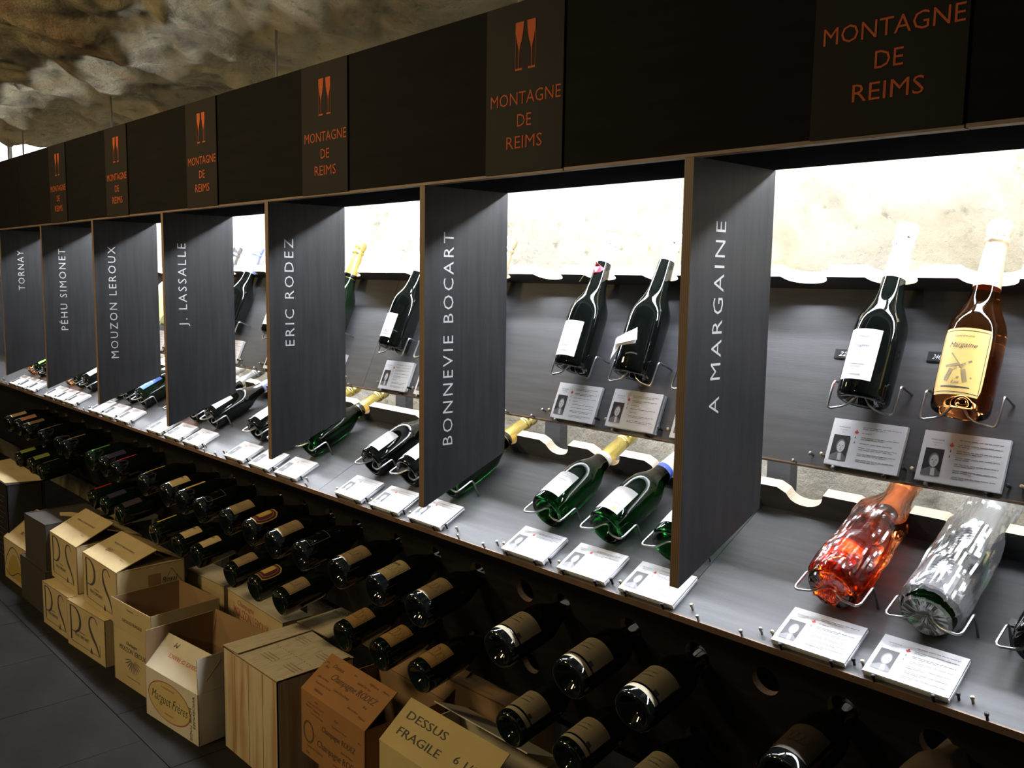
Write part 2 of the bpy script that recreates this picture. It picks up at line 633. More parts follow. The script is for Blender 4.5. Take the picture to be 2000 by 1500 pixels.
VE = -4.95                      # end of the vault at the left
xs = [-5.1 + 0.02 * i for i in range(int(6.7 / 0.02))]
nearP = resample(near, 0.02)
vcut = lambda x, p: x < VE + 0.10 * noise.noise(Vector((p[0] * 3, 0, 1))) and p[1] > 1.86
M['rock_lit'] = M['rock'].copy()  # less yellow rock copy, tube glare on the wall put into its colour
M['rock_lit'].name = 'lamp-lit limestone wall'
for nd in M['rock_lit'].node_tree.nodes:
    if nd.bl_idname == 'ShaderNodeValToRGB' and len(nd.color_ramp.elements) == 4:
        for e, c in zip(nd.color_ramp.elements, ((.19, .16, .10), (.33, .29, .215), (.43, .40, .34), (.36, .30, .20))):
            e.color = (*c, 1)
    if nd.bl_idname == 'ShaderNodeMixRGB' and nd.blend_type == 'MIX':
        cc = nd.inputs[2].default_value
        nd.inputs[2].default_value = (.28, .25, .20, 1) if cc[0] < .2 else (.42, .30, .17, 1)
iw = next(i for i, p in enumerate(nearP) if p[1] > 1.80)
tag(rock_strip('wall_back', nearP[:iw + 1], xs, cut=vcut, m='rock_lit'), 'lamp-lit limestone wall directly behind the shelves', kind='structure')
nearP = nearP[iw:]
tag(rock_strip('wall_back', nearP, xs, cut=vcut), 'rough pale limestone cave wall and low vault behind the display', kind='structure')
xs2 = [-5.1 + 0.2 * i for i in range(34)]
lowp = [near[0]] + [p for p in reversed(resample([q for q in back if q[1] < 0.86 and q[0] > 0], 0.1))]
tag(rock_strip('wall_back', lowp[::-1], xs2, amp=0.4, m='rock_lit'), 'lower rock wall behind the display', kind='structure')
tag(rock_strip('ceiling', resample([p for p in full if p[0] <= 0.24], 0.08), [-4.95 + 0.1 * i for i in range(66)], amp=0.8), 'low rough limestone vault over the aisle', kind='structure')
M['plaster'] = mat('pale plaster', (0.6, 0.58, 0.52), 0.9)
for nm, lo, hi, mm in (('wall_right', (1.5, -3.3, -0.05), (1.6, 2.3, 2.8), M['rock']), ('wall_left', (-8.8, -3.3, -0.05), (-8.7, 3.6, 3.4), M['plaster']),
                       ('wall_back', (-8.7, 1.95, -0.05), (-5.05, 2.05, 1.9), M['rock']), ('wall_back', (-8.7, 3.5, 1.85), (-4.9, 3.6, 3.4), M['plaster']), ('wall_front', (-8.7, -3.3, -0.05), (-4.9, -3.2, 3.4), M['plaster']),
                       ('ceiling', (-8.7, -3.3, 3.38), (-4.85, 3.6, 3.48), M['plaster']), ('trim_1', (-8.7, 2.05, 1.85), (-5.0, 3.5, 1.9), M['plaster'])):
    e = MB()
    e.box(lo, hi, mm)
    tag(e.obj(nm), kind='structure')

# ---- bright window in the hall beyond the vault
wn = MB()
wn.box((-8.69, 1.2, 2.0), (-8.68, 3.3, 3.1), mat('daylit window pane', (0.9, 0.9, 0.9), 0.4, emit=(1.0, 0.98, 1.0), estr=2.2))
win = tag(wn.obj('window_1'), 'bright overexposed window at far left', kind='structure')
for k in range(5):
    g = MB()
    y = 1.2 + k * 0.51
    g.box((-8.68, y, 2.0), (-8.66, y + .025, 3.1), M['white_metal'])
    g.obj('glazing_bar', win)

# ================================================================ DISPLAY HEADER
hd = empty('display_header', Matrix.Translation((-3.4, HY, ZHB)), 'long black header beam hung over the champagne display on thin rods', 'header')


def child_world(mb, name, parent, smooth=False):
    iv = MW[parent.name].inverted()
    mb.v = [tuple(iv @ Vector(p)) for p in mb.v]
    return mb.obj(name, parent, smooth)


SIGNR = [0.218, -0.4418, -1.1035, -1.772, -2.431, -3.094, -3.717, -4.36, -5.02, -5.68, -6.34, -7.0]
for k in range(len(SIGNR) - 1):
    f_ = MB()
    f_.box((SIGNR[k + 1] + 0.0012, HY, ZHB + 0.004), (SIGNR[k] - 0.0012, HY + 0.018, ZHT), M['fascia'])
    child_world(f_, 'fascia_board', hd)
    e_ = MB()
    e_.box((SIGNR[k + 1] + 0.0012, HY - 0.0005, ZHB - 0.001), (SIGNR[k] - 0.0012, HY + 0.018, ZHB + 0.004), M['edge'])
    child_world(e_, 'edge_strip', hd)
sf = MB()
sf.box((-7.3, HY + 0.018, ZHB), (SIGNR[0], YB, ZHB + 0.016), M['soffit'])
child_world(sf, 'soffit', hd)
bk = MB()
bk.box((-7.3, YB - 0.012, ZHB + 0.016), (SIGNR[0], YB, ZHB + 0.20), M['fascia'])
child_world(bk, 'rear_board', hd)
for x in (-4.875, -4.63, -3.509, -2.278, -1.05):
    r_ = MB()
    r_.tube([(x, HY + 0.10, ZHB + 0.016), (x, HY + 0.10, 2.22)], 0.0035, M['steel'], 8)
    child_world(r_, 'hanger_rod', hd, True)

# ---- signs on the header
SIGNPOS = {-0.4418: 'cut by the photo top at right', -1.1035: 'second sign from the right', -1.772: 'third sign from the right', -2.431: 'fourth sign from the right',
           -3.094: 'fifth sign from the right', -3.717: 'leftmost readable sign'}


def make_sign(xr, label, wd=0.2):
    xl = xr - wd
    xc = xr - 0.0965
    t = empty('sign_panel', Matrix.Translation((xc, HY, ZHB)), label, 'sign', 'orange lettered region signs on the header')
    p = MB()
    p.box((xl, HY - 0.003, ZHB + 0.003), (xr - 0.002, HY - 0.0002, ZHT - 0.001), M['sign'])
    child_world(p, 'panel', t)
    lt = MB()
    U, V = (1, 0, 0), (0, 0, 1)
    yy = HY - 0.003
    for s_, z0, h, wdt in (('MONTAGNE', 0.304, 0.0235, 0.180), ('DE', 0.265, 0.0235, None), ('REIMS', 0.227, 0.0235, 0.092)):
        put_text(lt, s_, (xc, yy, EYE + z0 + 0.006), U, V, h, M['orange'], wdt, 'C', eps=0.0006, thin=-0.004)
    child_world(lt, 'lettering', t)
    em = MB()
    for sg in (-1, 1):
        def g(x, z):
            return Vector((xc - 0.0055 * 0 + sg * (0.0045 + x), yy - 0.0006, EYE + 0.369 + z))
        # bowl of the flute (filled), stem and foot, outline of the outer side
        P_ = [(0.0, 0.083), (0.021, 0.083)] 
        prof = [(0.083, 0.021, 0.0), (0.066, 0.0205, 0.0012), (0.052, 0.0175, 0.0045), (0.042, 0.0142, 0.0085), (0.034, 0.0122, 0.0104), (0.004, 0.0118, 0.0108)]
        for a, b2 in zip(prof[:-1], prof[1:]):
            q = [g(a[1], a[0]), g(a[2], a[0]), g(b2[2], b2[0]), g(b2[1], b2[0])]
            if sg < 0:
                q = q[::-1]
            em.add(q, [(0, 1, 2, 3)], M['orange'])
        for q4 in (((0.0205, 0.0), (0.0212, 0.083)), ((0.003, 0.0), (0.0205, 0.0035))):
            (a0, z0), (a1, z1) = q4
            q = [g(a0, z0), g(a1, z0), g(a1, z1), g(a0, z1)]
            em.add(q if sg > 0 else q[::-1], [(0, 1, 2, 3)], M['orange'])
    child_world(em, 'flute_emblem', t)
    return t


for xr, lab in SIGNPOS.items():
    make_sign(xr, 'dark sign with orange flutes and lettering, ' + lab)

# ================================================================ DIVIDERS
NAMES = ['A MARGAINE', 'BONNEVIE BOCART', 'ERIC RODEZ', 'J. LASSALLE', 'MOUZON LEROUX', 'PÉHU SIMONET', 'TORNAY', None]
TLEN = [0.307, 0.452, 0.281, 0.261, 0.41, 0.338, 0.183]
TY = [1.2385, 1.224, 1.219, 1.217, 1.222, 1.236, 1.242]
DLAB = ['rightmost', 'second from the right', 'third from the right', 'fourth from the right', 'fifth from the right', 'sixth from the right', 'seventh from the right', 'leftmost, at the photo edge']
M['divider_edge'] = M['edge_x']
for i, x in enumerate(DIVX):
    t = empty('divider_panel', Matrix.Translation((x, HY, ZHB)), 'dark wood divider with vertical silver lettering, ' + DLAB[i], 'divider', 'lettered dividers hanging from the header')
    zf, zb = EYE - 0.487, EYE - 0.394
    th = 0.017
    b = MB()
    P_ = [(HY + 0.0006, zf), (YB, zb), (YB, ZHB - 0.0005), (HY + 0.0006, ZHB - 0.0005)]
    vs = [(x, y, z) for y, z in P_] + [(x + 0.0, y, z) for y, z in P_]
    vs = [(x + th, y, z) for y, z in P_] + [(x, y, z) for y, z in P_]
    b.add(vs, [(0, 1, 2, 3)], M['divider'])
    b.add(vs, [(7, 6, 5, 4)], M['divider'])
    b.add(vs, [(1, 5, 6, 2), (0, 4, 5, 1), (3, 2, 6, 7)], M['divider'])
    b.add(vs, [(0, 3, 7, 4)], M['divider_edge'])
    child_world(b, 'board', t)
    if NAMES[i]:
        lt = MB()
        h = 0.0285
        ybase = TY[i]
        put_text(lt, NAMES[i], (x + th, ybase, EYE + 0.094 - TLEN[i]), (0, 0, 1), (0, -1, 0), h, M['silver_text'], TLEN[i], 'L', track=1.28, eps=0.0006, thin=-0.006)
        # lettering faces +X
        child_world(lt, 'lettering', t)

# ================================================================ SHELVES (sloping panels with neck rests, wire holders and pins)
def neck_rest(x0, x1, slots, T, e0=0.340, th=0.024, hb=0.056, low=False):
    """upright neck rest: wavy outer edge"""
    mb = MB()
    xs_, prof = [], []
    pts = [(x0, hb)]
    for s_ in sorted(slots):
        if s_ - 0.058 < x0 or s_ + 0.05 > x1:
            continue
        if low:
            pts += [(s_ - 0.058, hb), (s_ - 0.0405, hb - 0.011)]
        else:
            pts += [(s_ - 0.0465, hb)]
        ra = 0.038 if low else 0.044
        for k in range(1, 12):
            a = pi * k / 12
            pts.append((s_ - ra * cos(a), hb - (0.010 * (1 - k / 12) if low else 0.002) - 0.030 * sin(a) ** 0.8))
        pts.append((s_ + ra + .0025, hb))
    pts.append((x1, hb))
    n = len(pts)
    F = [T((x, e0, h)) for x, h in pts]
    Fb = [T((x, e0, 0.0)) for x, h in pts]
    B = [T((x, e0 + th, h)) for x, h in pts]
    Bb = [T((x, e0 + th, 0.0)) for x, h in pts]
    mb.add(F + Fb, [(i, n + i, n + i + 1, i + 1) for i in range(n - 1)], M['laminate'])
    mb.add(B + Bb, [(i + 1, n + i + 1, n + i, i) for i in range(n - 1)], M['birch'])
    mb.add(F + B, [(i, i + 1, n + i + 1, n + i) for i in range(n - 1)], M['birch'])
    return mb


def holder(T, x, b):
    mb = MB()
    P_ = [(-.056, b + .036, 0), (-.056, b + .036, .040), (-.0565, b + .034, .046), (-.057, b + .028, .049), (-.058, b - .008, .049), (-.056, b - .014, .049), (-.051, b - .0155, .048),
          (-.034, b - .010, .046), (-.026, b - .006, .046), (-.012, b + .012, .047), (-.004, b + .014, .048), (.004, b + .012, .048), (.014, b - .002, .047), (.026, b - .009, .046), (.036, b - .012, .046),
          (.052, b - .0155, .048), (.057, b - .014, .049), (.059, b - .008, .049), (.060, b + .030, .049), (.060, b + .035, .047), (.060, b + .037, .041), (.060, b + .037, 0)]
    mb.tube([T((x + p[0], p[1], p[2])) for p in P_], 0.0022, M['steel'], 8)
    return mb


PEG = {}


def peg(T, x, d, cap, parent, row):
    key = (row['t'], cap)
    if key not in PEG:
        mb = MB()
        mb.lathe([(0, 0), (0, .0022), (.010, .0022), (.010, .0034), (.0135, .0034), (.0145, .002), (.0145, 0)], M[cap], 8)
        PEG[key] = mb.mesh('peg', True)
    o = link('peg', PEG[key], parent)
    t = row['t']
    R_ = Matrix(((1, 0, 0), (0, cos(t), -sin(t)), (0, sin(t), cos(t))))
    o.matrix_basis = MW[parent.name].inverted() @ Matrix.Translation(T((x, d, 0))) @ R_.to_4x4()


SEG = [(0.75, -0.975), (-0.975, -2.213), (-2.213, -3.53), (-3.53, -4.85), (-4.85, -7.3)]
SEGN = ['nearest section at right', 'second section from the right', 'third section from the right', 'fourth section from the right', 'leftmost section']
allslots = list(SLOT.values())
for row, rn in ((UP, 'upper'), (LO, 'lower')):
    T = fr(row)
    for k, (xa, xb) in enumerate(SEG):
        x0, x1 = xb + 0.0007, xa - 0.0007
        t = empty('display_shelf', Matrix.Translation(T(((x0 + x1) / 2, 0, 0))), '%s sloping black shelf panel, %s' % (rn, SEGN[k]), 'shelf', '%s sloping shelf panels' % rn)
        p = MB()
        p.box((x0, 0.0015, -0.016), (x1, 0.345 + 0.017, 0.0), M['laminate'], T)
        child_world(p, 'panel', t)
        e = MB()
        e.box((x0, -0.001, -0.0165), (x1, 0.0015, 0.0002), M['edge'], T)
        child_world(e, 'front_edge', t)
        nr = neck_rest(x0, x1, allslots, T, low=(rn == 'lower'), hb=0.057)
        child_world(nr, 'neck_rest', t)
        for (b, s_), x in SLOT.items():
            if not (x0 < x < x1):
                continue
            if s_ in (1, 2, 3):
                child_world(holder(T, x, 0.113), 'bottle_holder', t, True)
            for dx, dd in ((-.045, .0015), (.045, .0015), (-.0715, .022), (.0735, .020)):
                capm = 'brass' if dx == -.0715 else ('steel' if s_ == 0 else ('blackplastic' if dx > 0 or rn == 'lower' else 'steel'))
                if x + dx > x1 or x + dx < x0:
                    continue
                peg(T, x + dx + 0.006, dd, capm, t, row)

# support posts behind
for i, x in enumerate((-0.325, -1.012, -1.70, -2.398, -3.09, -3.78)):
    p = MB()
    p.box((x - 0.028, 1.745, 0.0), (x + 0.028, 1.775, EYE - 0.12), M['laminate'])
    tag(p.obj('support_post'), 'black upright post behind the shelves, %s' % (['nearest the right edge', 'second from right', 'third from right', 'fourth from right', 'fifth from right', 'sixth from right'][i]), 'post', 'posts behind the shelves')

# lamps
def tube_lamp(x0, x1, y, z, m, label, housing):
    t = empty('tube_lamp', Matrix.Translation(((x0 + x1) / 2, y, z)), label, 'lamp', 'tube lamps behind the display')
    b = MB()
    b.tube([(x0 + .02, y, z), (x1 - .02, y, z)], 0.011, M[m], 12)
    child_world(b, 'tube', t, True)
    h = MB()
    if housing == 'up':
        h.box((x0, y - .03, z + .022), (x1, y + .03, z + .06), M['white_metal'])
    else:
        h.box((x0, y - .03, z + .020), (x1, y + .03, z + .045), M['white_metal'])
    for xx in (x0, x1 - 0.02):
        h.box((xx, y - .012, z - .014), (xx + .02, y + .012, z + .03), M['white_metal'])
    child_world(h, 'housing', t)


lx = 0.6
k = 0
WH = ['at the right end', 'second from right', 'third from right', 'fourth from right', 'at the left end']
while k < 5:
    tube_lamp(lx - 1.24, lx, 1.52, EYE + 0.275, 'lamp', 'lit white tube lamp above the upper shelf, ' + WH[k], 'up')
    tube_lamp(lx - 1.24, lx, 1.60, EYE - 0.235, 'lamp_low', 'lit white tube lamp behind the upper shelf, ' + WH[k], 'low')
    lx -= 1.26
    k += 1

# ================================================================ LOWER RACK BOARD
TH = radians(12)
AX = Vector((0, cos(TH), sin(TH)))         # bottle axis towards neck
DN = Vector((0, sin(TH), -cos(TH)))        # down along the board
HA = Vector((0, 1.467, 0.753))             # centre line of the upper hole row
PIT = 0.205
kA, kB = 1.265 / 1.2225, 1.30 / 1.2565
RA = [(-5.038, 'tan'), (-4.894, 'pinkish'), (-4.737, 'brownbig'), (-4.496, 'tanthin'), (-4.255, 'none'), (-4.172 + .02, 'tanthin'), (-3.837, 'green'), (-3.689, 'navy'), (-3.56, 'crimson'), (-3.277, 'yellow'),
      (-3.074, 'cream'), (-2.942, 'yellow'), (-2.8, 'black'), (-2.614, 'buff'), (-2.458, 'crest'), (-2.305, 'buff'), (-2.158, 'black'), (-1.968, 'buff'), (-1.797, 'cream2'), (-1.626, 'buff'),
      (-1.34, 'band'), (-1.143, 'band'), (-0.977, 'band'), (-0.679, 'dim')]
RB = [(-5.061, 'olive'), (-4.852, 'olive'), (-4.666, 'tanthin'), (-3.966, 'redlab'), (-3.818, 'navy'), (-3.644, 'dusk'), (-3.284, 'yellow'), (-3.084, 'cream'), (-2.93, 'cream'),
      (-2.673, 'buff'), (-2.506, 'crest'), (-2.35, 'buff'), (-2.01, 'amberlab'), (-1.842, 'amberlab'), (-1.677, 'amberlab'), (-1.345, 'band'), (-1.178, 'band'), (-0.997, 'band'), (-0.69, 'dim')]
XA = [x * kA for x, _ in RA]
XB = [x * kB for x, _ in RB]


def fill(X, extra):
    X = sorted(X + extra)
    return X


HXA = fill(XA, [-1.511, -0.856, -0.54, -0.37, -0.2, -0.03])
HXB = fill(XB, [-1.53, -0.87, -0.54, -0.37, -0.2, -0.03, -4.35, -4.52])
rk = empty('bottle_rack', Matrix.Translation((-3, HA.y, HA.z)), 'leaning black rack board drilled with two rows of bottle holes under the shelf', 'rack')
rb = MB()


def Q(x, d, back):
    p = HA + DN * d
    return Vector((x, p.y, p.z)) + AX * (0.016 if back else 0.0)


def hole_row(X, d0, half, r=0.029):
    xs_ = [XL + 0.2] + [(a + b) / 2 for a, b in zip(X[:-1], X[1:])] + [XR]
    NS = 20
    for i, xc in enumerate(X):
        a, b = xs_[i], xs_[i + 1]
        for back in (False, True):
            ring, outer = [], []
            for k in range(NS):
                an = 2 * pi * (k + 0.5) / NS
                cx, cy = cos(an), sin(an)
                ring.append(Q(xc + r * cx, d0 + r * cy, back))
                # project to rectangle
                ex = (b - xc) if cx > 0 else (xc - a)
                s1 = ex / abs(cx) if abs(cx) > 1e-6 else 1e9
                s2 = half / abs(cy) if abs(cy) > 1e-6 else 1e9
                s_ = min(s1, s2)
                outer.append([xc + s_ * cx, d0 + s_ * cy])
            # snap the four corners
            for tx, ty in ((a, d0 - half), (a, d0 + half), (b, d0 - half), (b, d0 + half)):
                j = min(range(NS), key=lambda q: abs(math.atan2((ty - d0) / half, (tx - xc) / (abs(tx - xc) + 1e-9)) - math.atan2((outer[q][1] - d0) / half, (outer[q][0] - xc) / (abs(tx - xc) + 1e-9))))
                outer[j] = [tx, ty]
            O_ = [Q(x, y, back) for x, y in outer]
            fs = [(k, (k + 1) % NS, NS + (k + 1) % NS, NS + k) for k in range(NS)]
            if not back:
                fs = [f[::-1] for f in fs]
            rb.add(ring + O_, fs, M['rack'])
        w0 = [Q(xc + r * cos(2 * pi * (k + .5) / NS), d0 + r * sin(2 * pi * (k + .5) / NS), False) for k in range(NS)]
        w1 = [Q(xc + r * cos(2 * pi * (k + .5) / NS), d0 + r * sin(2 * pi * (k + .5) / NS), True) for k in range(NS)]
        rb.add(w0 + w1, [(k, (k + 1) % NS, NS + (k + 1) % NS, NS + k) for k in range(NS)], M['edge'])


hole_row(HXA, 0.0, PIT / 2)
hole_row(HXB, PIT, PIT / 2)
for d0, d1 in ((-0.125, -PIT / 2), (PIT * 1.5, PIT * 1.5 + 0.02)):
    for back in (False, True):
        rb.add([Q(XL + 0.2, d0, back), Q(XR, d0, back), Q(XR, d1, back), Q(XL + 0.2, d1, back)], [(3, 2, 1, 0)], M['rack'])
rb.add([Q(XL + 0.2, PIT * 1.5 + .02, False), Q(XR, PIT * 1.5 + .02, False), Q(XR, PIT * 1.5 + .02, True), Q(XL + 0.2, PIT * 1.5 + .02, True)], [(0, 1, 2, 3)], M['edge'])
child_world(rb, 'board', rk)
dark_backing = MB()
dark_backing.box((XL + 0.2, 1.70, 0.30), (XR, 1.715, 0.93), M['rack'])  # unseen board added so stray light stays out of the holes
child_world(dark_backing, 'rear_board', rk)
for x in (0.6, -0.86, -2.2, -3.5, -4.8, -6.2):
    lg = MB()
    lg.box((x - .02, 1.67, 0.0), (x + .02, 1.70, 0.86), M['rack'])
    child_world(lg, 'leg', rk)

# ================================================================ BOTTLES
BODY = [(.030, 0), (.028, .010), (.016, .021), (.004, .031), (.0, .0365), (.002, .041), (.008, .0437), (.05, .0442), (.118, .0442), (.128, .0439), (.138, .0430), (.146, .0415), (.153, .0392), (.160, .0362), (.169, .0320), (.178, .0280),
        (.188, .0246), (.200, .0220), (.216, .0200), (.236, .0185), (.256, .0173), (.276, .0161), (.292, .0150), (.296, .0166), (.303, .0166), (.305, .0148), (.310, .0150), (.318, .0150), (.320, .0135), (.3205, 0)]
BODY_SLIM = [(z, r if z < .12 else r) for z, r in BODY]


def rad(z):
    for (z0, r0), (z1, r1) in zip(BODY[4:-1], BODY[5:]):
        if z0 <= z <= z1:
            return r0 + (r1 - r0) * (z - z0) / max(z1 - z0, 1e-6)
    return 0.044


_mesh = {}


def body_mesh(g):
    if g not in _mesh:
        mb = MB()
        mb.lathe(BODY, M[g], 40)
        me = mb.mesh('body', True)
        _mesh[g] = me
    return _mesh[g]


def foil_mesh(f, z0=0.222):
    k = ('foil', f, z0)
    if k not in _mesh:
        mb = MB()
        e = 0.0006
        pr = [(z0, rad(z0) + e)]
        z = z0
        while z < .29:
            z = min(z + 0.008, .29)
            pr.append((z, rad(z) + e))
        # crumpled cap over wire and cork
        pr += [(.2915, .0178), (.296, .0185), (.300, .0172), (.303, .0165), (.306, .0178), (.316, .0192), (.324, .0192), (.3285, .0170), (.330, .010), (.3305, 0)]
        seg = 28
        vs, fs = [], []
        for z, r in pr:
            for q in range(seg):
                a = 2 * pi * q / seg
                rr = r * (1 + (0.035 * sin(a * 7 + z * 300) + 0.03 * sin(a * 11 - z * 500) if z > .2895 else 0))
                vs.append((max(rr, 1e-5) * cos(a), max(rr, 1e-5) * sin(a), z))
        for i in range(len(pr) - 1):
            for q in range(seg):
                q2 = (q + 1) % seg
                fs.append((i * seg + q, i * seg + q2, (i + 1) * seg + q2, (i + 1) * seg + q))
        mb.add(vs, fs, FOILS[f])
        _mesh[k] = mb.mesh('foil', True)
    return _mesh[k]


def cyl(x, z, e=0.0007):
    r = rad(z) + e
    a = x / 0.0442
    return Vector((r * sin(a), -r * cos(a), z))


def patch(mb, half, z0, z1, m, e=0.0006, shape=None, nx=14, nz=10, dx=0.0):
    vs, fs = [], []
    for j in range(nz + 1):
        z = z0 + (z1 - z0) * j / nz
        w_ = half * (shape(j / nz) if shape else 1.0)
        for i in range(nx + 1):
            vs.append(cyl(dx + w_ * (2 * i / nx - 1), z, e))
    for j in range(nz):
        for i in range(nx):
            a = j * (nx + 1) + i
            fs.append((a, a + 1, a + nx + 2, a + nx + 1))
    mb.add(vs, fs, m)


def frame_print(mb, half, z0, z1, m, w_=0.0008, e=0.0009):
    for (a0, a1, b0, b1) in ((-half, half, z0, z0 + w_), (-half, half, z1 - w_, z1), (-half, -half + w_, z0, z1), (half - w_, half, z0, z1)):
        mid, hw = (a0 + a1) / 2, (a1 - a0) / 2
        patch(mb, hw, b0, b1, m, e, nx=12 if hw > .01 else 1, nz=1 if (b1 - b0) < .01 else 6, dx=mid)


def lines(mb, specs, m=None):
    for s_, z, h, wdt in specs:
        put_text(mb, s_, None, None, None, h, m or M['ink'], wdt, 'C', fn=lambda x, y, z=z: cyl(x, z + y, 0.0010))


def dashes(mb, rows, m):
    for z, hw, h in rows:
        patch(mb, hw, z, z + h, m, 0.001, nx=6, nz=1)


ROUND = lambda t: 1.0 - 0.10 * (abs(2 * t - 1) ** 8)
CREST = lambda t: 0.80 + 0.20 * (sin(pi * min(1, max(0, (t - .04) / .92))) ** 0.45) - (0.20 * max(0, (t - .86) / .14) ** 1.2)
LAB = {}


def label_mesh(kind):
    if kind in LAB:
        return LAB[kind]
    mb = MB()
    ink, blk = M['ink'], M['inkdark']
    if kind == 'white_tall':
        patch(mb, .030, .028, .118, paper((.84, .84, .84)))
        lines(mb, [('Margaine', .086, .006, .030), ('BRUT', .044, .003, .012)])
        put_text(mb, 'A', None, None, None, .020, paper((.55, .56, .58)), .026, 'C', fn=lambda x, y: cyl(x, .060 + y, .0009), thin=-0.03)
        dashes(mb, [(.104, .010, .0012), (.054, .014, .0010), (.050, .010, .0010), (.036, .012, .0010)], ink)
    elif kind == 'gold_mill':
        patch(mb, .040, .018, .128, paper((.62, .42, .12)), shape=ROUND)
        frame_print(mb, .0365, .022, .124, blk, .0010)
        lines(mb, [('CHAMPAGNE', .113, .0032, .030)], M['inkdark'])
        put_text(mb, 'Margaine', None, None, None, .0085, blk, .042, 'C', italic=0.4, fn=lambda x, y: cyl(x, .096 + y, .0010))
        put_text(mb, 'Rosé', None, None, None, .005, blk, .012, 'C', italic=0.4, fn=lambda x, y: cyl(x, .036 + y, .0010))
        for (xa, za, xb, zb, wd) in ((-.014, .086, .006, .062, .0022), (-.006, .060, .018, .074, .0035), (-.020, .064, .0, .068, .004), (-.010, .060, -.016, .040, .006), (.008, .060, .014, .040, .006), (-.018, .045, .022, .047, .003)):
            ribbon(mb, [(xa, za), ((xa + xb) / 2, (za + zb) / 2), (xb, zb)], wd, lambda x, y: cyl(x, y, .0010), paper((.25, .19, .09)))
        dashes(mb, [(.030, .022, .0018)], blk)
    elif kind == 'white_rough':
        patch(mb, .034, .020, .102, paper((.84, .83, .82)), nx=16)
        lines(mb, [('BONNEVIE', .066, .0055, .034), ('BOCART', .058, .0035, .020)], ink)
        put_text(mb, 'Brut', None, None, None, .007, ink, .016, 'C', italic=0.5, fn=lambda x, y: cyl(x + .004, .040 + y, .0010))
        dashes(mb, [(.084, .008, .0012), (.079, .011, .0010), (.050, .012, .0008), (.030, .014, .0010)], ink)
    elif kind == 'white':
        patch(mb, .033, .024, .098, paper((.84, .84, .84)))
        lines(mb, [('CHAMPAGNE', .080, .003, .026), ('BRUT', .045, .004, .014)])
        dashes(mb, [(.070, .018, .0018), (.064, .012, .0012), (.036, .014, .0010)], ink)
    elif kind == 'white_seal':
        patch(mb, .034, .018, .092, paper((.84, .84, .84)))
        dashes(mb, [(.040, .026, .0014), (.030, .020, .0010)], ink)
        patch(mb, .004, .022, .030, paper((.55, .45, .15)), .001, nx=4, nz=2, dx=.020)
    elif kind == 'rodez':
        patch(mb, .026, .022, .092, paper((.82, .74, .75)))
        lines(mb, [('RODEZ', .036, .0065, .034)], ink)
        dashes(mb, [(.070, .014, .0014), (.060, .010, .0012), (.030, .018, .0012)], paper((.5, .3, .32)))
    elif kind == 'tan_sq':
        patch(mb, .030, .022, .094, paper((.62, .50, .32)))
        frame_print(mb, .027, .026, .090, paper((.32, .16, .10)), .0016)
        dashes(mb, [(.066, .016, .0022), (.050, .018, .003), (.040, .010, .0014)], paper((.4, .22, .12)))
    elif kind == 'bluelab':
        patch(mb, .028, .022, .112, paper((.08, .20, .72)))
        dashes(mb, [(.084, .016, .003), (.070, .020, .005), (.050, .012, .002)], M['paper'])
    elif kind == 'greenlab':
        patch(mb, .036, .02, .12, paper((.25, .75, .12)))
    elif kind == 'yellow_black':
        patch(mb, .030, .055, .090, paper((.02, .02, .02)))
        dashes(mb, [(.066, .018, .004)], M['paper'])
    # rack bottles
    elif kind == 'band':
        patch(mb, .058, .036, .098, paper((.33, .27, .17)), nx=24)
        patch(mb, .058, .020, .031, paper((.42, .36, .24)), nx=24, nz=1)
        lines(mb, [('Champagne', .062, .004, .030), ('ROSE ET BRUT', .074, .003, .030)], M['inkdark'])
        dashes(mb, [(.052, .018, .001), (.086, .016, .001)], ink)
        patch(mb, .006, .034, .044, paper((.06, .06, .05)), .001, nx=4, nz=1, dx=.040)
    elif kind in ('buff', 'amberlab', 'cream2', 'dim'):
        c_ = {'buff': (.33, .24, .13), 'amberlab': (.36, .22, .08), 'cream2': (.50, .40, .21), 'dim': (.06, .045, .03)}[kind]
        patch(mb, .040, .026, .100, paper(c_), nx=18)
        frame_print(mb, .037, .029, .097, paper(tuple(x * .5 for x in c_)), .0008)
        for q in range(5):
            cx = -.024 + q * .012
            ribbon(mb, [(cx + .010 * cos(a) * (1 - a / 9), .060 + .020 * sin(a) * (1 - a / 9)) for a in [k * .6 for k in range(11)]], .0006, lambda x, y: cyl(x, y, .0010), paper(tuple(x * .45 for x in c_)))
        if kind == 'cream2':
            put_text(mb, 'Margaine', None, None, None, .010, M['inkdark'], .034, 'C', italic=.4, fn=lambda x, y: cyl(x, .078 + y, .0010))
        if kind == 'amberlab':
            ribbon(mb, [(-.010, .088), (-.004, .080), (.004, .084), (.008, .076)], .0012, lambda x, y: cyl(x, y, .0011), M['inkdark'])
        lines(mb, [('CHAMPAGNE', .050, .0035, .030)], paper(tuple(x * .45 for x in c_)))
    elif kind == 'crest':
        patch(mb, .042, .022, .100, paper((.46, .32, .12)), shape=CREST, nx=20, nz=14)
        patch(mb, .039, .025, .096, paper((.09, .02, .025)), .0008, CREST, 20, 14)
        patch(mb, .033, .031, .090, paper((.30, .19, .07)), .0009, CREST, 20, 14)
        patch(mb, .031, .033, .088, paper((.09, .02, .025)), .0010, CREST, 20, 14)
        patch(mb, .018, .042, .086, paper((.52, .35, .10)), .0012, ROUND, 10, 6)
        dashes(mb, [(.070, .008, .0015), (.060, .012, .0015), (.052, .006, .0015)], M['red'])
    elif kind == 'black':
        frame_print(mb, .036, .028, .096, paper((.20, .19, .12)), .0010)
        lines(mb, [('BRUT', .074, .006, .018)], paper((.13, .12, .07)))
    elif kind in ('yellow', 'tanthin'):
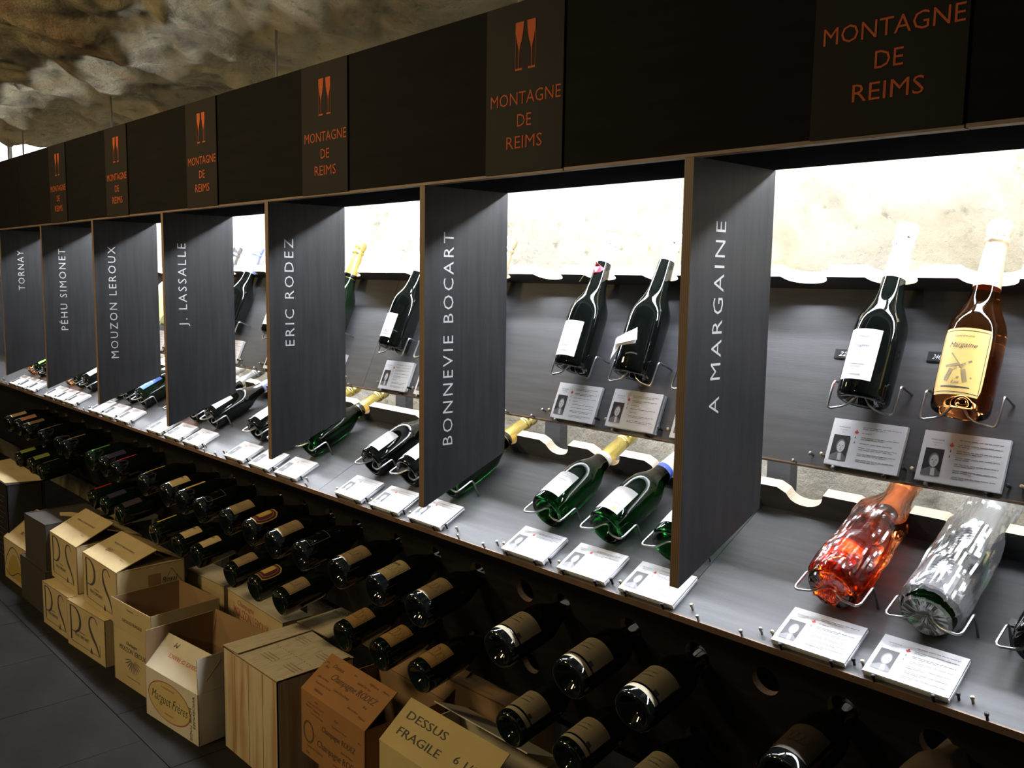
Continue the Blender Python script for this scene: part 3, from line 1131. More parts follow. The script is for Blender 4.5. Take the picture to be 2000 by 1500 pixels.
        c_ = {'yellow': (.62, .46, .14), 'tanthin': (.42, .28, .13)}[kind]
        patch(mb, .018, .028, .105, paper(c_))
        put_text(mb, 'Brut', None, None, None, .008, M['inkdark'], .018, 'C', italic=.4, fn=lambda x, y: cyl(x, .080 + y, .0010))
        dashes(mb, [(.060, .010, .0012), (.045, .008, .0012)], ink)
    elif kind == 'cream':
        patch(mb, .036, .026, .096, paper((.56, .43, .23)), nx=16)
        put_text(mb, 'Leroux', None, None, None, .012, M['inkdark'], .024, 'C', italic=.4, fn=lambda x, y: cyl(x, .076 + y, .0010))
        dashes(mb, [(.044, .005, .006), (.060, .012, .0012)], ink)
    elif kind in ('tan', 'pinkish', 'brownbig', 'olive', 'green', 'navy', 'crimson', 'redlab', 'dusk'):
        c_ = {'tan': (.42, .30, .16), 'pinkish': (.42, .20, .11), 'brownbig': (.17, .13, .08), 'olive': (.22, .26, .06), 'green': (.12, .42, .04), 'navy': (.035, .03, .07),
              'crimson': (.62, .03, .07), 'redlab': (.5, .02, .02), 'dusk': (.05, .035, .05)}[kind]
        hw = .022 if kind in ('green', 'crimson', 'redlab') else .032
        patch(mb, hw, .026, .100, paper(c_))
        dashes(mb, [(.074, hw * .4, .003), (.060, hw * .6, .0015), (.050, hw * .3, .0015)], paper(tuple(x * .35 for x in c_)))
    if not mb.v:
        LAB[kind] = None
        return None
    nv, nf = mb.first
    pr = MB()
    pr.v = mb.v[nv:]
    pr.f = [tuple(i - nv for i in f) for f in mb.f[nf:]]
    pr.m, pr.mats = mb.m[nf:], mb.mats
    mb.v, mb.f, mb.m = mb.v[:nv], mb.f[:nf], mb.m[:nf]
    if kind == 'black':
        LAB[kind] = (mb.mesh('label', True), None)
        LAB[kind][0].name = 'label'
        full_ = MB()
        full_.v, full_.f = mb.v + pr.v, mb.f + [tuple(i + nv for i in f) for f in pr.f]
        full_.m, full_.mats = mb.m + pr.m, pr.mats
        LAB[kind] = (full_.mesh('label', True), None)
    else:
        LAB[kind] = (mb.mesh('label', True), pr.mesh('label_print', False) if pr.v else None)
    return LAB[kind]


def neck_band(kind):
    k = ('band', kind)
    if k not in _mesh:
        mb = MB()
        z0, z1, m = {'dark': (.205, .222, M['g_black']), 'blue': (.208, .222, paper((.05, .12, .6))), 'gold': (.206, .222, FOILS['palegold']), 'white': (.206, .222, FOILS['white'])}[kind]
        mb.lathe([(z0, rad(z0) + .0007), ((z0 + z1) / 2, rad((z0 + z1) / 2) + .0009), (z1, rad(z1) + .0007)], m, 32)
        mb.lathe([(z0 + .002, rad(z0) + .0009), (z0 + .003, rad(z0 + .003) + .0011)], FOILS['gold'], 32)
        _mesh[k] = mb.mesh('neck_label', True)
    return _mesh[k]


def bottle(mtx, glass, foil, lab, label, group, fz=0.222, band=None, name='champagne_bottle'):
    t = empty(name, mtx, label, 'bottle', group)
    link('body', body_mesh(glass), t)
    if foil:
        link('foil', foil_mesh(foil, fz), t)
    if lab and label_mesh(lab):
        la, lp = label_mesh(lab)
        lo_ = link('label', la, t)
        if lp:
            link('label_print', lp, lo_)
    if band:
        link('neck_label', neck_band(band), t)
    return t


GU, GL = 'champagne bottles on the upper shelf', 'champagne bottles on the lower shelf'
SHOW = [
    # bay, slot, row, glass, foil, label, words
    (0, 1, 'u', 'g_black', 'white', 'white_tall', 'black bottle with white foil and tall white label', None, .226),
    (0, 2, 'u', 'g_rose', 'palegold', 'gold_mill', 'pink rosé bottle with pale gold foil and gold windmill label', None, .212),
    (0, 3, 'u', 'g_black', 'white', 'white', 'black bottle with white foil at the right edge', None, .222),
    (-1, 1, 'u', 'g_black', 'white', 'white_rough', 'black bottle with red wax seal and ragged white label', None, .258),
    (-1, 2, 'u', 'g_black', 'white', None, 'black bottle without label, paper tags hanging over it', None, .262),
    (-1, 3, 'u', 'g_black', 'white', 'white', 'black bottle mostly hidden by the rightmost divider', None, .222),
    (-2, 1, 'u', 'g_black', 'white', 'rodez', 'black bottle with small pink label', None, .230),
    (-2, 3, 'u', 'g_dark', 'palegold', 'white', 'dark green bottle with pale gold foil beside the second divider', 'gold', .222),
    (-3, 1, 'u', 'g_black', 'silver', 'white', 'black bottle with silver foil beside the third divider', None, .222),
    (-3, 3, 'u', 'g_dark', 'gold', 'white', 'dark green bottle with bright gold foil and dark collar', 'dark', .222),
    (-4, 2, 'u', 'g_black', 'silver', 'white', 'black bottle with grey silver foil', None, .222),
    (-4, 3, 'u', 'g_black', 'blue', None, 'black bottle with pale blue foil', None, .222),
    (-5, 3, 'u', 'g_yellow', 'white', 'yellow_black', 'frosted yellow green bottle with black label', None, .222),
    (0, 3, 'l', 'g_black', 'gold', None, 'black bottle cut by the right photo edge', None, .222),
    (-1, 1, 'l', 'g_green', 'gold', 'white', 'green bottle with yellow foil and white label', 'white', .222),
    (-1, 2, 'l', 'g_green', 'white', 'white_seal', 'green bottle with blue collar and white label', 'blue', .222),
    (-1, 3, 'l', 'g_green', 'gold', 'white', 'green bottle partly behind the rightmost divider', None, .222),
    (-2, 1, 'l', 'g_black', 'white', 'white', 'black bottle with plain white label', None, .222),
    (-2, 2, 'l', 'g_black', 'white', 'white', 'black bottle with white label partly behind the second divider', None, .222),
    (-2, 3, 'l', 'g_green', 'gold', None, 'green bottle with gold foil behind the second divider', 'dark', .222),
    (-3, 1, 'l', 'g_black', 'gold', 'white', 'black bottle with white label partly behind the third divider', None, .222),
    (-3, 2, 'l', 'g_black', 'gold', 'white', 'black bottle almost wholly hidden by the third divider', None, .222),
    (-3, 3, 'l', 'g_green', 'gold', 'tan_sq', 'green bottle with gold foil and framed tan label', 'dark', .222),
    (-4, 1, 'l', 'g_rose', 'white', 'white', 'orange rosé bottle mostly hidden by the fourth divider', None, .222),
    (-4, 2, 'l', 'g_black', 'silver', 'white', 'dark bottle peeping under the fourth divider', None, .222),
    (-4, 3, 'l', 'g_black', 'blue', 'white', 'glossy black bottle with blue foil and white label', None, .222),
    (-5, 1, 'l', 'g_black', 'white', 'white', 'black bottle mostly hidden by the fifth divider', None, .222),
    (-5, 2, 'l', 'g_black', 'white', 'white', 'dark bottle peeping under the fifth divider', None, .222),
    (-5, 3, 'l', 'g_dark', 'white', 'bluelab', 'dark green bottle with blue label', None, .222),
    (-6, 1, 'l', 'g_rose', 'palegold', 'white', 'orange rosé bottle under the sixth divider', None, .222),
    (-6, 2, 'l', 'g_dark', 'gold', 'white', 'dark green bottle beside the orange one', None, .222),
    (-6, 3, 'l', 'g_black', 'gold', 'white', 'black bottle with white label, right of its trio', None, .222),
    (-7, 1, 'l', 'g_rose', 'palegold', 'white', 'orange rosé bottle under the seventh divider', None, .222),
    (-7, 2, 'l', 'g_dark', 'gold', 'greenlab', 'dark bottle with bright green label', None, .222),
    (-7, 3, 'l', 'g_black', 'gold', 'white', 'black bottle behind the seventh divider', None, .222),
]
for b, s_, row, g, f, lab, words, band, fz in SHOW:
    R_ = UP if row == 'u' else LO
    sp = {(0, 1, 'u'): -0.12, (0, 2, 'u'): 0.0, (-1, 1, 'u'): -0.1}.get((b, s_, row), 0.0)
    if 'cut by' in words or 'hidden by' in words or 'divider' in words:
        L_ = words + (', upper shelf' if row == 'u' else ', lower shelf')
    else:
        L_ = words + (' on the upper shelf' if row == 'u' else ' on the lower shelf')
    bottle(bottle_matrix(R_, SLOT[(b, s_)], 0.1135, spin=sp, lean=(0.01 if (b + s_) % 2 else -0.012)), g, f, lab, L_, GU if row == 'u' else GL, fz, band)

# red back label, wax seal, tags
t = bottle_matrix(UP, SLOT[(0, 1)], .1135, spin=-0.12, lean=(0.01 if 1 % 2 else -0.012))
for o in list(bpy.data.objects):
    if o.get('label', '').startswith('black bottle with white foil and tall white label'):
        mb = MB()
        patch(mb, .010, .024, .116, paper((.45, .02, .03)), .0006, nx=5, dx=-.058)
        patch(mb, .004, .040, .070, FOILS['gold'], .0009, nx=3, dx=-.056)
        mb.obj('back_label', o, True)
    if o.get('label', '').startswith('black bottle with red wax seal'):
        mb = MB()
        vs = [Vector((.0165 * cos(a) * (1 + .12 * sin(5 * a)), 0, .0115 * sin(a) * (1 + .1 * cos(4 * a)))) for a in [2 * pi * k / 16 for k in range(16)]]
        z0, r0 = .238, rad(.238)
        F_ = [Vector((p.x, -r0 - .006 + 2.2 * p.x * p.x / r0 * .5, z0 + p.z)) for p in vs]
        B_ = [Vector((p.x, -r0 - .001 + 2.2 * p.x * p.x / r0 * .5, z0 + p.z)) for p in vs]
        mb.add(F_ + B_, [tuple(range(16)), tuple(range(31, 15, -1))] + [(k, 16 + k, 16 + (k + 1) % 16, (k + 1) % 16) for k in range(16)], mat('red sealing wax', (.5, .03, .06), .35))
        mb.obj('wax_seal', o)
        mb = MB()
        mb.tube([(-.004, -.030, .246), (-.016, -.030, .225), (-.024, -.034, .200)], .0009, paper((.5, .42, .22)), 6)
        mb.tube([(.006, -.029, .246), (.004, -.033, .215)], .0009, paper((.5, .42, .22)), 6)
        mb.obj('string', o, True)
    if o.get('label', '').startswith('black bottle without label'):
        for nm, cs in (('paper_tag', [(-.034, .070), (.020, .092), (.028, .066), (-.022, .052)]), ('paper_tag', [(-.030, .064), (.024, .070), (.025, .058), (-.026, .048)]), ('paper_tag', [(-.038, .020), (-.024, .028), (-.014, .052), (-.030, .066)])):
            mb = MB()
            yy = {0: -.0525, 1: -.0500, 2: -.0490}[0 if cs[0][1] == .070 else (1 if cs[0][1] == .064 else 2)]
            c3 = [Vector((x, yy + (0.010 if abs(x) > .03 else 0), z)) for x, z in cs]
            # ccw seen from -Y: left-bottom, right-bottom, right-top, left-top
            c3 = [c3[0], c3[3], c3[2], c3[1]] if nm and cs[0][1] != .020 else [c3[0], c3[1], c3[2], c3[3]]
            mb.plate(c3, .0006, M['paper'])
            if cs[0][1] == .070:
                U = Vector((.054, 0, .020)).normalized()
                V = Vector((-.020, 0, .054)).normalized()
                put_text(mb, 'CHAMPAGNE', Vector((-.014, yy - .0006, .066)), U, V, .0035, M['red'], .030)
                put_text(mb, 'Bonnevie-Bocart', Vector((-.014, yy - .0006, .074)), U, V, .003, M['ink'], .030)
            mb.obj(nm, o)


# ---- cellophane wrapped bottles
def wrapped(b, s_, g, filmm, lab, foil, label, seed, flare=0.0):
    t = bottle(bottle_matrix(LO, SLOT[(b, s_)], .116, h=.050), g, foil, lab, label, GL)
    mb = MB()
    seg, rows_ = 72, 60
    vs, fs = [], []
    for j in range(rows_ + 1):
        z = -0.006 + 0.345 * j / rows_
        if j < 4:
            r = .046 * (j + .2) / 4.2
            z = -0.006 + (0.002 if j else 0.006)
        else:
            base_ = rad(max(0.01, min(z, .318)))
            r = max(base_ + .0035, .0235 + flare * min(1, max(0, (z - .2) / .06)))
            r = max(r, .0475 - .05 * max(0, z - .17) - (.35 * max(0, z - .2) if not flare else .18 * max(0, z - .2)))
        for k in range(seg):
            a = 2 * pi * k / seg
            nz = noise.noise(Vector((cos(a) * 2.4, sin(a) * 2.4, z * 20 + seed))) * .0045 + abs(noise.noise(Vector((cos(a) * 5, sin(a) * 5, z * 11 + seed * 3)))) * .0045
            rr = r + nz * (1.0 if j >= 4 else .3)
            vs.append((rr * cos(a), rr * sin(a), z + (0.003 * noise.noise(Vector((cos(a) * 4, sin(a) * 4, r * 60 + seed))) if j < 5 else 0)))
    for j in range(rows_):
        for k in range(seg):
            k2 = (k + 1) % seg
            fs.append((j * seg + k, j * seg + k2, (j + 1) * seg + k2, (j + 1) * seg + k))
    fs.append(tuple(reversed(range(seg))))
    mb.add(vs, fs, filmm)
    o = mb.obj('cellophane_wrap', t)
    return t


wrapped(0, 1, 'g_red', M['film_amber'], None, 'palegold', 'bottle wrapped in crumpled red and amber cellophane on the lower shelf', 1.3)
wrapped(0, 2, 'g_green', M['film_clear'], 'white', 'white', 'green bottle wrapped in clear crumpled cellophane on the lower shelf', 5.1, .014)

# ---- rack bottles
RACKW = {'tan': 'tan label', 'pinkish': 'terracotta label', 'brownbig': 'broad brown label', 'tanthin': 'narrow tan label', 'none': 'no visible label', 'green': 'bright green label', 'navy': 'dark navy label',
         'crimson': 'crimson label', 'yellow': 'narrow yellow label', 'cream': 'cream label', 'black': 'black gold-edged label', 'buff': 'buff scrolled label', 'crest': 'maroon crest label', 'cream2': 'cream label with black script',
         'band': 'wide beige label', 'dim': 'dim brown label', 'olive': 'olive green label', 'redlab': 'red label', 'dusk': 'dusky purple label', 'amberlab': 'amber label'}


def rack_matrix(x, row, seed):
    rr = random.Random(seed)
    hole = HA + DN * (0 if row == 'A' else PIT)
    o = Vector((x, hole.y, hole.z)) - AX * (.2065 + rr.uniform(-.004, .004)) - DN * (-.010)
    R_ = Matrix(((1, 0, 0), (0, sin(TH), cos(TH)), (0, -cos(TH), sin(TH))))
    R_ = R_ @ Matrix.Rotation(rr.uniform(-.012, .012), 3, 'Y') @ Matrix.Rotation({'yellow': -.35, 'tanthin': -.35, 'green': -.35, 'crimson': -.35, 'redlab': -.35}.get(kinds[seed % 1000], -0.05) + rr.uniform(-.08, .08), 3, 'Z')
    return Matrix.Translation(o) @ R_.to_4x4()


def nth(i, n):
    words = ['first', 'second', 'third', 'fourth', 'fifth', 'sixth', 'seventh', 'eighth', 'ninth', 'tenth', 'eleventh', 'twelfth', 'thirteenth', 'fourteenth', 'fifteenth', 'sixteenth', 'seventeenth', 'eighteenth', 'nineteenth', 'twentieth']
    if i < n / 2:
        return words[i] + ' from the left'
    j = n - 1 - i
    return (words[j] + ' from the right') if j else 'rightmost'


for row, lst, kf in (('A', RA, kA), ('B', RB, kB)):
    kinds = {i: k for i, (x, k) in enumerate(lst)}
    for i, (x, kd) in enumerate(lst):
        gl = 'g_dark' if (row == 'B' or kd in ('green',)) else 'g_black'
        L_ = 'dark bottle with %s, %s in %s rack row' % (RACKW[kd], nth(i, len(lst)), 'upper' if row == 'A' else 'lower')
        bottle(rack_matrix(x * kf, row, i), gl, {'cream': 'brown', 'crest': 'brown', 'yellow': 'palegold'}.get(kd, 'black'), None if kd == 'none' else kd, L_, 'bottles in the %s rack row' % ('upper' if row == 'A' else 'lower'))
# tissue wrapped bottle at the lower right
kinds = {0: 'x'}
tw = bottle(rack_matrix(-0.515, 'A', 0), 'g_black', 'black', None, 'bottle wrapped in tan tissue paper at the bottom right of the rack', 'bottles in the upper rack row')
mb = MB()
vs, fs = [], []
for j in range(24):
    z = .004 + .25 * j / 23
    for k in range(40):
        a = 2 * pi * k / 40
        r = rad(max(z, .01)) + .004 + .003 * noise.noise(Vector((cos(a) * 3, sin(a) * 3, z * 25)))
        vs.append((r * cos(a), r * sin(a), z))
for j in range(23):
    for k in range(40):
        fs.append((j * 40 + k, j * 40 + (k + 1) % 40, (j + 1) * 40 + (k + 1) % 40, (j + 1) * 40 + k))
mb.add(vs, fs, paper((.16, .12, .085)))
mb.obj('tissue_wrap', tw, True)

# ================================================================ LEAFLET STACKS
CW, CH = .130, .0844
TITLES = {0: ('MARGAINE', None), -1: ('BONNEVIE', 'BOCART'), -2: ('ERIC RODEZ', None), -3: ('J. LASSALLE', None), -4: ('MOUZON', 'LEROUX'), -5: ('SIMONET', None), -6: ('TORNAY', None), -7: ('TORNAY', None)}


def leaflet_meshes(b, var, thick):
    k = ('leaf', b, var, thick)
    if k in _mesh:
        return _mesh[k]
    rr = random.Random(b * 10 + var)
    st = MB()
    st.box((-CW / 2, 0, .001), (CW / 2, CH, thick), M['paper'])
    for q in range(3):      # slightly shifted sheets
        st.box((-CW / 2 + rr.uniform(-.0008, .0008), -.0004 * q, .0015 + q * thick / 3.4), (CW / 2 + .0006 * (q % 2), CH, .0015 + (q + .6) * thick / 3.4), M['paper'])
    z = thick + .0004
    U, V = (1, 0, 0), (0, 1, 0)
    pr = MB()
    t1, t2 = TITLES[b]
    put_text(pr, t1, (-.042, .0685, z), U, V, .0026, M['inkdark'], .020, 'C')
    put_text(pr, t2 or 'Cuvée Brut', (-.042, .0640, z), U, V, .0024, M['inkdark'] if t2 else M['ink'], .015, 'C')
    put_text(pr, 'Brut', (-.042, .0598, z), U, V, .0020, M['ink'], .006, 'C')
    # little red leaf
    cx, cy = -.0195, .0645
    lf = [(0, -.0038), (.0028, -.0024), (.0036, .0004), (.0016, .0006), (.0008, .0034), (-.0008, .0034), (-.0016, .0006), (-.0036, .0004), (-.0028, -.0024)]
    pr.add([(cx + x, cy + y, z) for x, y in lf], [tuple(range(9))], M['red'])
    for dy in (.010, .019):
        pr.add([(cx - .0008, cy - dy - .0022, z), (cx + .0008, cy - dy - .0022, z), (cx + .0004, cy - dy + .002, z), (cx - .0004, cy - dy + .002, z)], [(0, 1, 2, 3)], M['inkdark'])
    y = .073
    while y > .010:
        n = rr.choice((1, 2, 2))
        for q in range(n):
            x = -.010
            xe = .056 if q < n - 1 or n == 1 and rr.random() < .4 else rr.uniform(.005, .05)
            while x < xe:
                w_ = rr.uniform(.004, .012)
                pr.add([(x, y, z), (min(x + w_, xe), y, z), (min(x + w_, xe), y + .0011, z), (x, y + .0011, z)], [(0, 1, 2, 3)], M['ink'])
                x += w_ + .0012
            y -= .0030
        y -= .0046
    ph = MB()
    px0, px1, py0, py1 = -.058, -.0285, .010, .055
    zz = z + .0001
    ph.add([(px0, py0, zz), (px1, py0, zz), (px1, py1, zz), (px0, py1, zz)], [(0, 1, 2, 3)], M['photo_dark'])
    mx = (px0 + px1) / 2 + .0015

    def blob(cx, cy, rx, ry, m, e):
        ph.add([(cx + rx * cos(2 * pi * q / 18), cy + ry * sin(2 * pi * q / 18), zz + e) for q in range(18)], [tuple(range(18))], m)
    if b <= -3:      # far bays: dark picture with a small pale figure
        blob(mx, py0 + .022, .0035, .006, M['photo_soft'], .0003)
        _mesh[k] = (st.mesh('stack'), pr.mesh('print'), ph.mesh('portrait'))
        return _mesh[k]
    ph.add([(px0, py0, zz + .0001), (px1, py0, zz + .0001), (px1, py0 + .006, zz + .0001), (mx + .005, py0 + .014, zz + .0001), (mx - .005, py0 + .014, zz + .0001), (px0, py0 + .007, zz + .0001)], [(0, 1, 2, 3, 4, 5)], M['photo_soft'])
    ph.add([(mx - .001, py0, zz + .0002), (mx + .006, py0, zz + .0002), (mx + .004, py0 + .013, zz + .0002), (mx - .002, py0 + .012, zz + .0002)], [(0, 1, 2, 3)], M['photo_mid'])
    blob(mx, py0 + .026, .0082, .0120, M['photo_soft'], .0002)
    blob(mx + .0008, py0 + .0245, .0068, .0105, M['photo_mid'], .0003)
    for ex in (-.0022, .0036):
        blob(mx + ex, py0 + .0262, .0013, .0006, M['photo_dark'], .0004)
    blob(mx + .0008, py0 + .0185, .0022, .0005, M['photo_soft'], .0004)
    blob(mx + .0010, py0 + .0222, .0006, .0018, M['photo_soft'], .0004)
    _mesh[k] = (st.mesh('stack'), pr.mesh('print'), ph.mesh('portrait'))
    return _mesh[k]


for (b, s_), x in SLOT.items():
    if s_ == 0 or (b == 1):
        continue
    for row, rn in ((UP, 'upper'), (LO, 'lower')):
        if (rn == 'upper' and b < -5) or (rn == 'lower' and (b, s_) == (0, 3)):
            continue
        th = .011 if rn == 'lower' else .009
        if rn == 'upper' and (b, s_) == (-1, 2):
            th = .016
        a, p_, h_ = leaflet_meshes(b, s_ if b > -2 else 0, th)
        t_ = row['t']
        R_ = Matrix(((1, 0, 0), (0, cos(t_), -sin(t_)), (0, sin(t_), cos(t_)))).to_4x4()
        o = empty('leaflet_stack', Matrix.Translation(fr(row)((x + .006, .0065, .0006))) @ R_ @ Matrix.Rotation(random.uniform(-.01, .01), 4, 'Z'),
                  'white leaflet stack, %s shelf, %s of three, %s' % (rn, ORD[s_], BAYNAME[b]), 'leaflets', 'leaflet stacks on the %s shelf' % rn)
        for nm, me in (('stack', a), ('print', p_), ('portrait', h_)):
            link(nm, me, o)

# ---- small black price tags on the upper panels
for x, d, s_, lab in ((SLOT[(0, 1)] - .078, .205, '22,', 'small black price tag left of the white labelled bottle'), (SLOT[(0, 2)] - .072, .212, '24€', 'small black price tag left of the rosé bottle'), (SLOT[(0, 3)] - .070, .212, '25€', 'small black price tag at the right photo edge')):
    mb = MB()
    T = fr(UP)
    mb.box((x - .0165, d, .0005), (x + .0165, d + .017, .002), M['blackplastic'], T)
    put_text(mb, s_, T((x, d + .004, .002)), (1, 0, 0), fr(dict(y=0, z=0, t=UP['t']))((0, 1, 0)), .009, M['paper'], .016, 'C', italic=.4)
    o = mb.obj('price_tag')
    tag(o, lab, 'price tag', 'black price tags')
mb = MB()
T = fr(LO)
mb.box((SLOT[(0, 3)] - .075, .19, .0005), (SLOT[(0, 3)] - .045, .206, .002), M['blackplastic'], T)
put_text(mb, '30€', T((SLOT[(0, 3)] - .06, .194, .002)), (1, 0, 0), fr(dict(y=0, z=0, t=LO['t']))((0, 1, 0)), .008, M['paper'], .016, 'C', italic=.4)
tag(mb.obj('price_tag'), 'small price tag on the lower shelf by the clear wrapped bottle', 'price tag', 'black price tags')

# ================================================================ CARTONS
def board(name, c, worn=0.85):
    m = mat(name, c, .75, spec=.2)
    noise_mix(m, tuple(x * worn for x in c), c, 7, (1, 1, 1), 6, .3, .7)
    return m


CB = {
    'cream': board('cream carton board', (.52, .41, .22)),
    'white': board('white carton board', (.62, .57, .46)),
    'kraft': board('brown kraft board', (.30, .19, .10)),
    'kraft2': board('rust brown printed board', (.34, .17, .065)),
    'grey': board('dark grey carton board', (.055, .048, .042)),
    'blackb': board('black carton board', (.018, .017, .018)),
    'yellow': board('yellow cream carton board', (.56, .44, .20)),
}
wood = mat('printed wood plank pattern', (.5, .4, .25), .7, spec=.2)
n_, l_, b_ = nodes(wood)
tc = n_.new('ShaderNodeTexCoord')
mp = n_.new('ShaderNodeMapping')
mp.inputs['Scale'].default_value = (1, 1, .09)
l_.new(tc.outputs['Object'], mp.inputs[0])
t1 = n_.new('ShaderNodeTexNoise')
t1.inputs['Scale'].default_value = 26
t1.inputs['Detail'].default_value = 5
t1.inputs['Distortion'].default_value = .6
l_.new(mp.outputs[0], t1.inputs['Vector'])
rr_ = n_.new('ShaderNodeValToRGB')
rr_.color_ramp.elements[0].position = .42
rr_.color_ramp.elements[0].color = (.54, .45, .29, 1)
rr_.color_ramp.elements[1].position = .74
rr_.color_ramp.elements[1].color = (.36, .20, .09, 1)
l_.new(t1.outputs['Fac'], rr_.inputs[0])
l_.new(rr_.outputs[0], b_.inputs['Base Color'])
CB['wood'] = wood
CB['woodtop'] = mat('printed pale plank pattern', (.5, .45, .33), .7, spec=.2)
noise_mix(CB['woodtop'], (.33, .27, .19), (.56, .50, .38), 18, (14, 1, 14), 4, .25, .5)


def carton(label, x, y, z, w_, d_, h_, rot, outer, inner='kraft', open_top=False, flaps=(), name='carton'):
    """x, y, z front left bottom corner; rot about z in degrees.  flaps: list of (side, length, angle from horizontal inwards in degrees)"""
    t = empty(name, Matrix.Translation((x, y, z)) @ Matrix.Rotation(radians(rot), 4, 'Z'), label, 'box', 'wine cartons on the floor')
    O_, I_ = CB[outer], CB[inner]
    mb = MB()
    th = .0035
    mb.plate([(0, 0, 0), (w_, 0, 0), (w_, 0, h_), (0, 0, h_)], th, O_, I_)
    mb.plate([(w_, 0, 0), (w_, d_, 0), (w_, d_, h_), (w_, 0, h_)], th, O_, I_)
    mb.plate([(w_, d_, 0), (0, d_, 0), (0, d_, h_), (w_, d_, h_)], th, O_, I_)
    mb.plate([(0, d_, 0), (0, 0, 0), (0, 0, h_), (0, d_, h_)], th, O_, I_)
    mb.box((th, th, 0.0), (w_ - th, d_ - th, th), I_)
    if not open_top:
        mb.box((0, 0, h_ - th), (w_, d_, h_ + .0002), O_)
    mb.obj('body', t)
    out = {}
    for side, L, ang in flaps:
        a = radians(ang)
        c, s = cos(a) * L, sin(a) * L
        e = .0012
        if side == 'F':
            P_ = [(e, 0, h_ + .0005), (w_ - e, 0, h_ + .0005), (w_ - e, c, h_ + s), (e, c, h_ + s)]
        elif side == 'B':
            P_ = [(w_ - e, d_, h_ + .0005), (e, d_, h_ + .0005), (e, d_ - c, h_ + s), (w_ - e, d_ - c, h_ + s)]
        elif side == 'R':
            P_ = [(w_, e, h_ + .0005), (w_, d_ - e, h_ + .0005), (w_ - c, d_ - e, h_ + s), (w_ - c, e, h_ + s)]
        else:
            P_ = [(0, d_ - e, h_ + .0005), (0, e, h_ + .0005), (c, e, h_ + s), (c, d_ - e, h_ + s)]
        f = MB()
        f.plate(P_, .003, O_, I_)
        out[side] = [Vector(p) for p in P_]
        fo = f.obj('flap', t)
        out['o' + side] = fo
    return t, out


def front_fn(y=-.0007):
    return lambda x, z: Vector((x, y, z))


def plane_fn(P_):
    o, u, v = P_[0], (P_[1] - P_[0]).normalized(), (P_[3] - P_[0]).normalized()
    n = u.cross(v).normalized() * .0009
    return (lambda x, y: o + u * x + v * y + n), (P_[1] - P_[0]).length, (P_[3] - P_[0]).length


INKB = mat('faded blue black carton print', (.055, .05, .065), .8)
INKR = mat('faded red carton print', (.42, .07, .05), .8)
INKBR = mat('brown carton print', (.11, .055, .03), .8)


def ps_print(t, w_, h_):
    mb = MB()
    f = front_fn()
    k_ = w_ / .33
    F = lambda x, z: f(x * k_, z)
    top = h_ - .012
    # P: stem, serif foot, bowl
    ribbon(mb, [(.036, .030), (.036, top)], .012, F, INKB)
    pts, ws = [], []
    for k in range(19):
        a = pi / 2 - pi * k / 18
        pts.append((.060 + .060 * cos(a), top - .052 + .052 * sin(a)))
        ws.append(.004 + .013 * max(0, cos(a)) ** 1.2)
    ribbon(mb, [(.036, top - .001)] + pts + [(.036, top - .104)], [.004] + ws + [.004], F, INKB)
    # S, tall and leaning, running off towards the right corner
    ctrl = [(.268, top - .022), (.255, top - .006), (.235, top), (.212, top - .008), (.200, top - .030), (.206, top - .056), (.228, top - .084), (.256, top - .108), (.274, top - .134), (.282, .030)]
    ctrl = [(x, max(z, .022)) for x, z in ctrl]
    P2 = catmull(ctrl, 5)
    n2 = len(P2)
    ribbon(mb, P2, [.004 + .013 * math.exp(-((q / n2 - .62) / .24) ** 2) for q in range(n2)], F, INKB)
    put_text(mb, 'CHAMPAGNE', None, None, None, .006, INKB, .05 * k_, 'C', fn=lambda x, y: f(x + .135 * k_, y + .076))
    put_text(mb, 'PEHU SIMONET', None, None, None, .014, INKB, .125 * k_, 'C', fn=lambda x, y: f(x + .132 * k_, y + .055))
    ribbon(mb, [(.036, .026), (.20, .026)], .0022, F, INKB)
    ribbon(mb, [(.225, .026), (.285, .026)], .0022, F, INKB)
    ribbon(mb, [(.285, .026), (.285, .075)], .0018, F, INKB)
    mb.add([F(.200, .020), F(.224, .020), F(.212, .046)], [(0, 1, 2)], INKB)
    mb.obj('print', t)


A_, _ = carton('cream carton lettered PS, bottom left of the four PS cartons', -4.105, 1.10, 0, .295, .26, .183, 3, 'cream')
ps_print(A_, .295, .183)
B_, _ = carton('cream carton lettered PS, bottom right of the four PS cartons', -3.80, 1.105, 0, .345, .27, .185, 5, 'cream')
ps_print(B_, .345, .185)
C_, fC = carton('cream carton lettered PS, top left of the four PS cartons', -4.145, 1.150, .187, .325, .27, .197, 1, 'cream', flaps=(('F', .17, 26), ('B', .15, 20)))
ps_print(C_, .325, .197)
D_, fD = carton('cream carton lettered PS, top right of the four PS cartons', -3.725, 1.150, .190, .352, .262, .200, 1, 'cream', flaps=(('F', .165, 20), ('B', .11, 28)))
ps_print(D_, .352, .200)
for t, P_, P_o in ((C_, fC['F'], fC['oF']), (D_, fD['F'], fD['oF'])):
    fn, W_, H_ = plane_fn(P_)
    mb = MB()
    put_text(mb, 'PRODUCE MADE IN FRANCE', None, None, None, .008, INKB, .2, 'C', fn=lambda x, y: fn(x + W_ / 2, y + H_ * .62))
    put_text(mb, 'Brut', None, None, None, .006, INKB, .03, 'C', fn=lambda x, y: fn(x + W_ * .8, y + H_ * .3))
    if t is D_:
        put_text(mb, 'Ep01', None, None, None, .02, M['inkdark'], .05, 'C', italic=.3, fn=lambda x, y: fn(x + W_ * .35, y + H_ * .35))
    mb.obj('print', P_o)
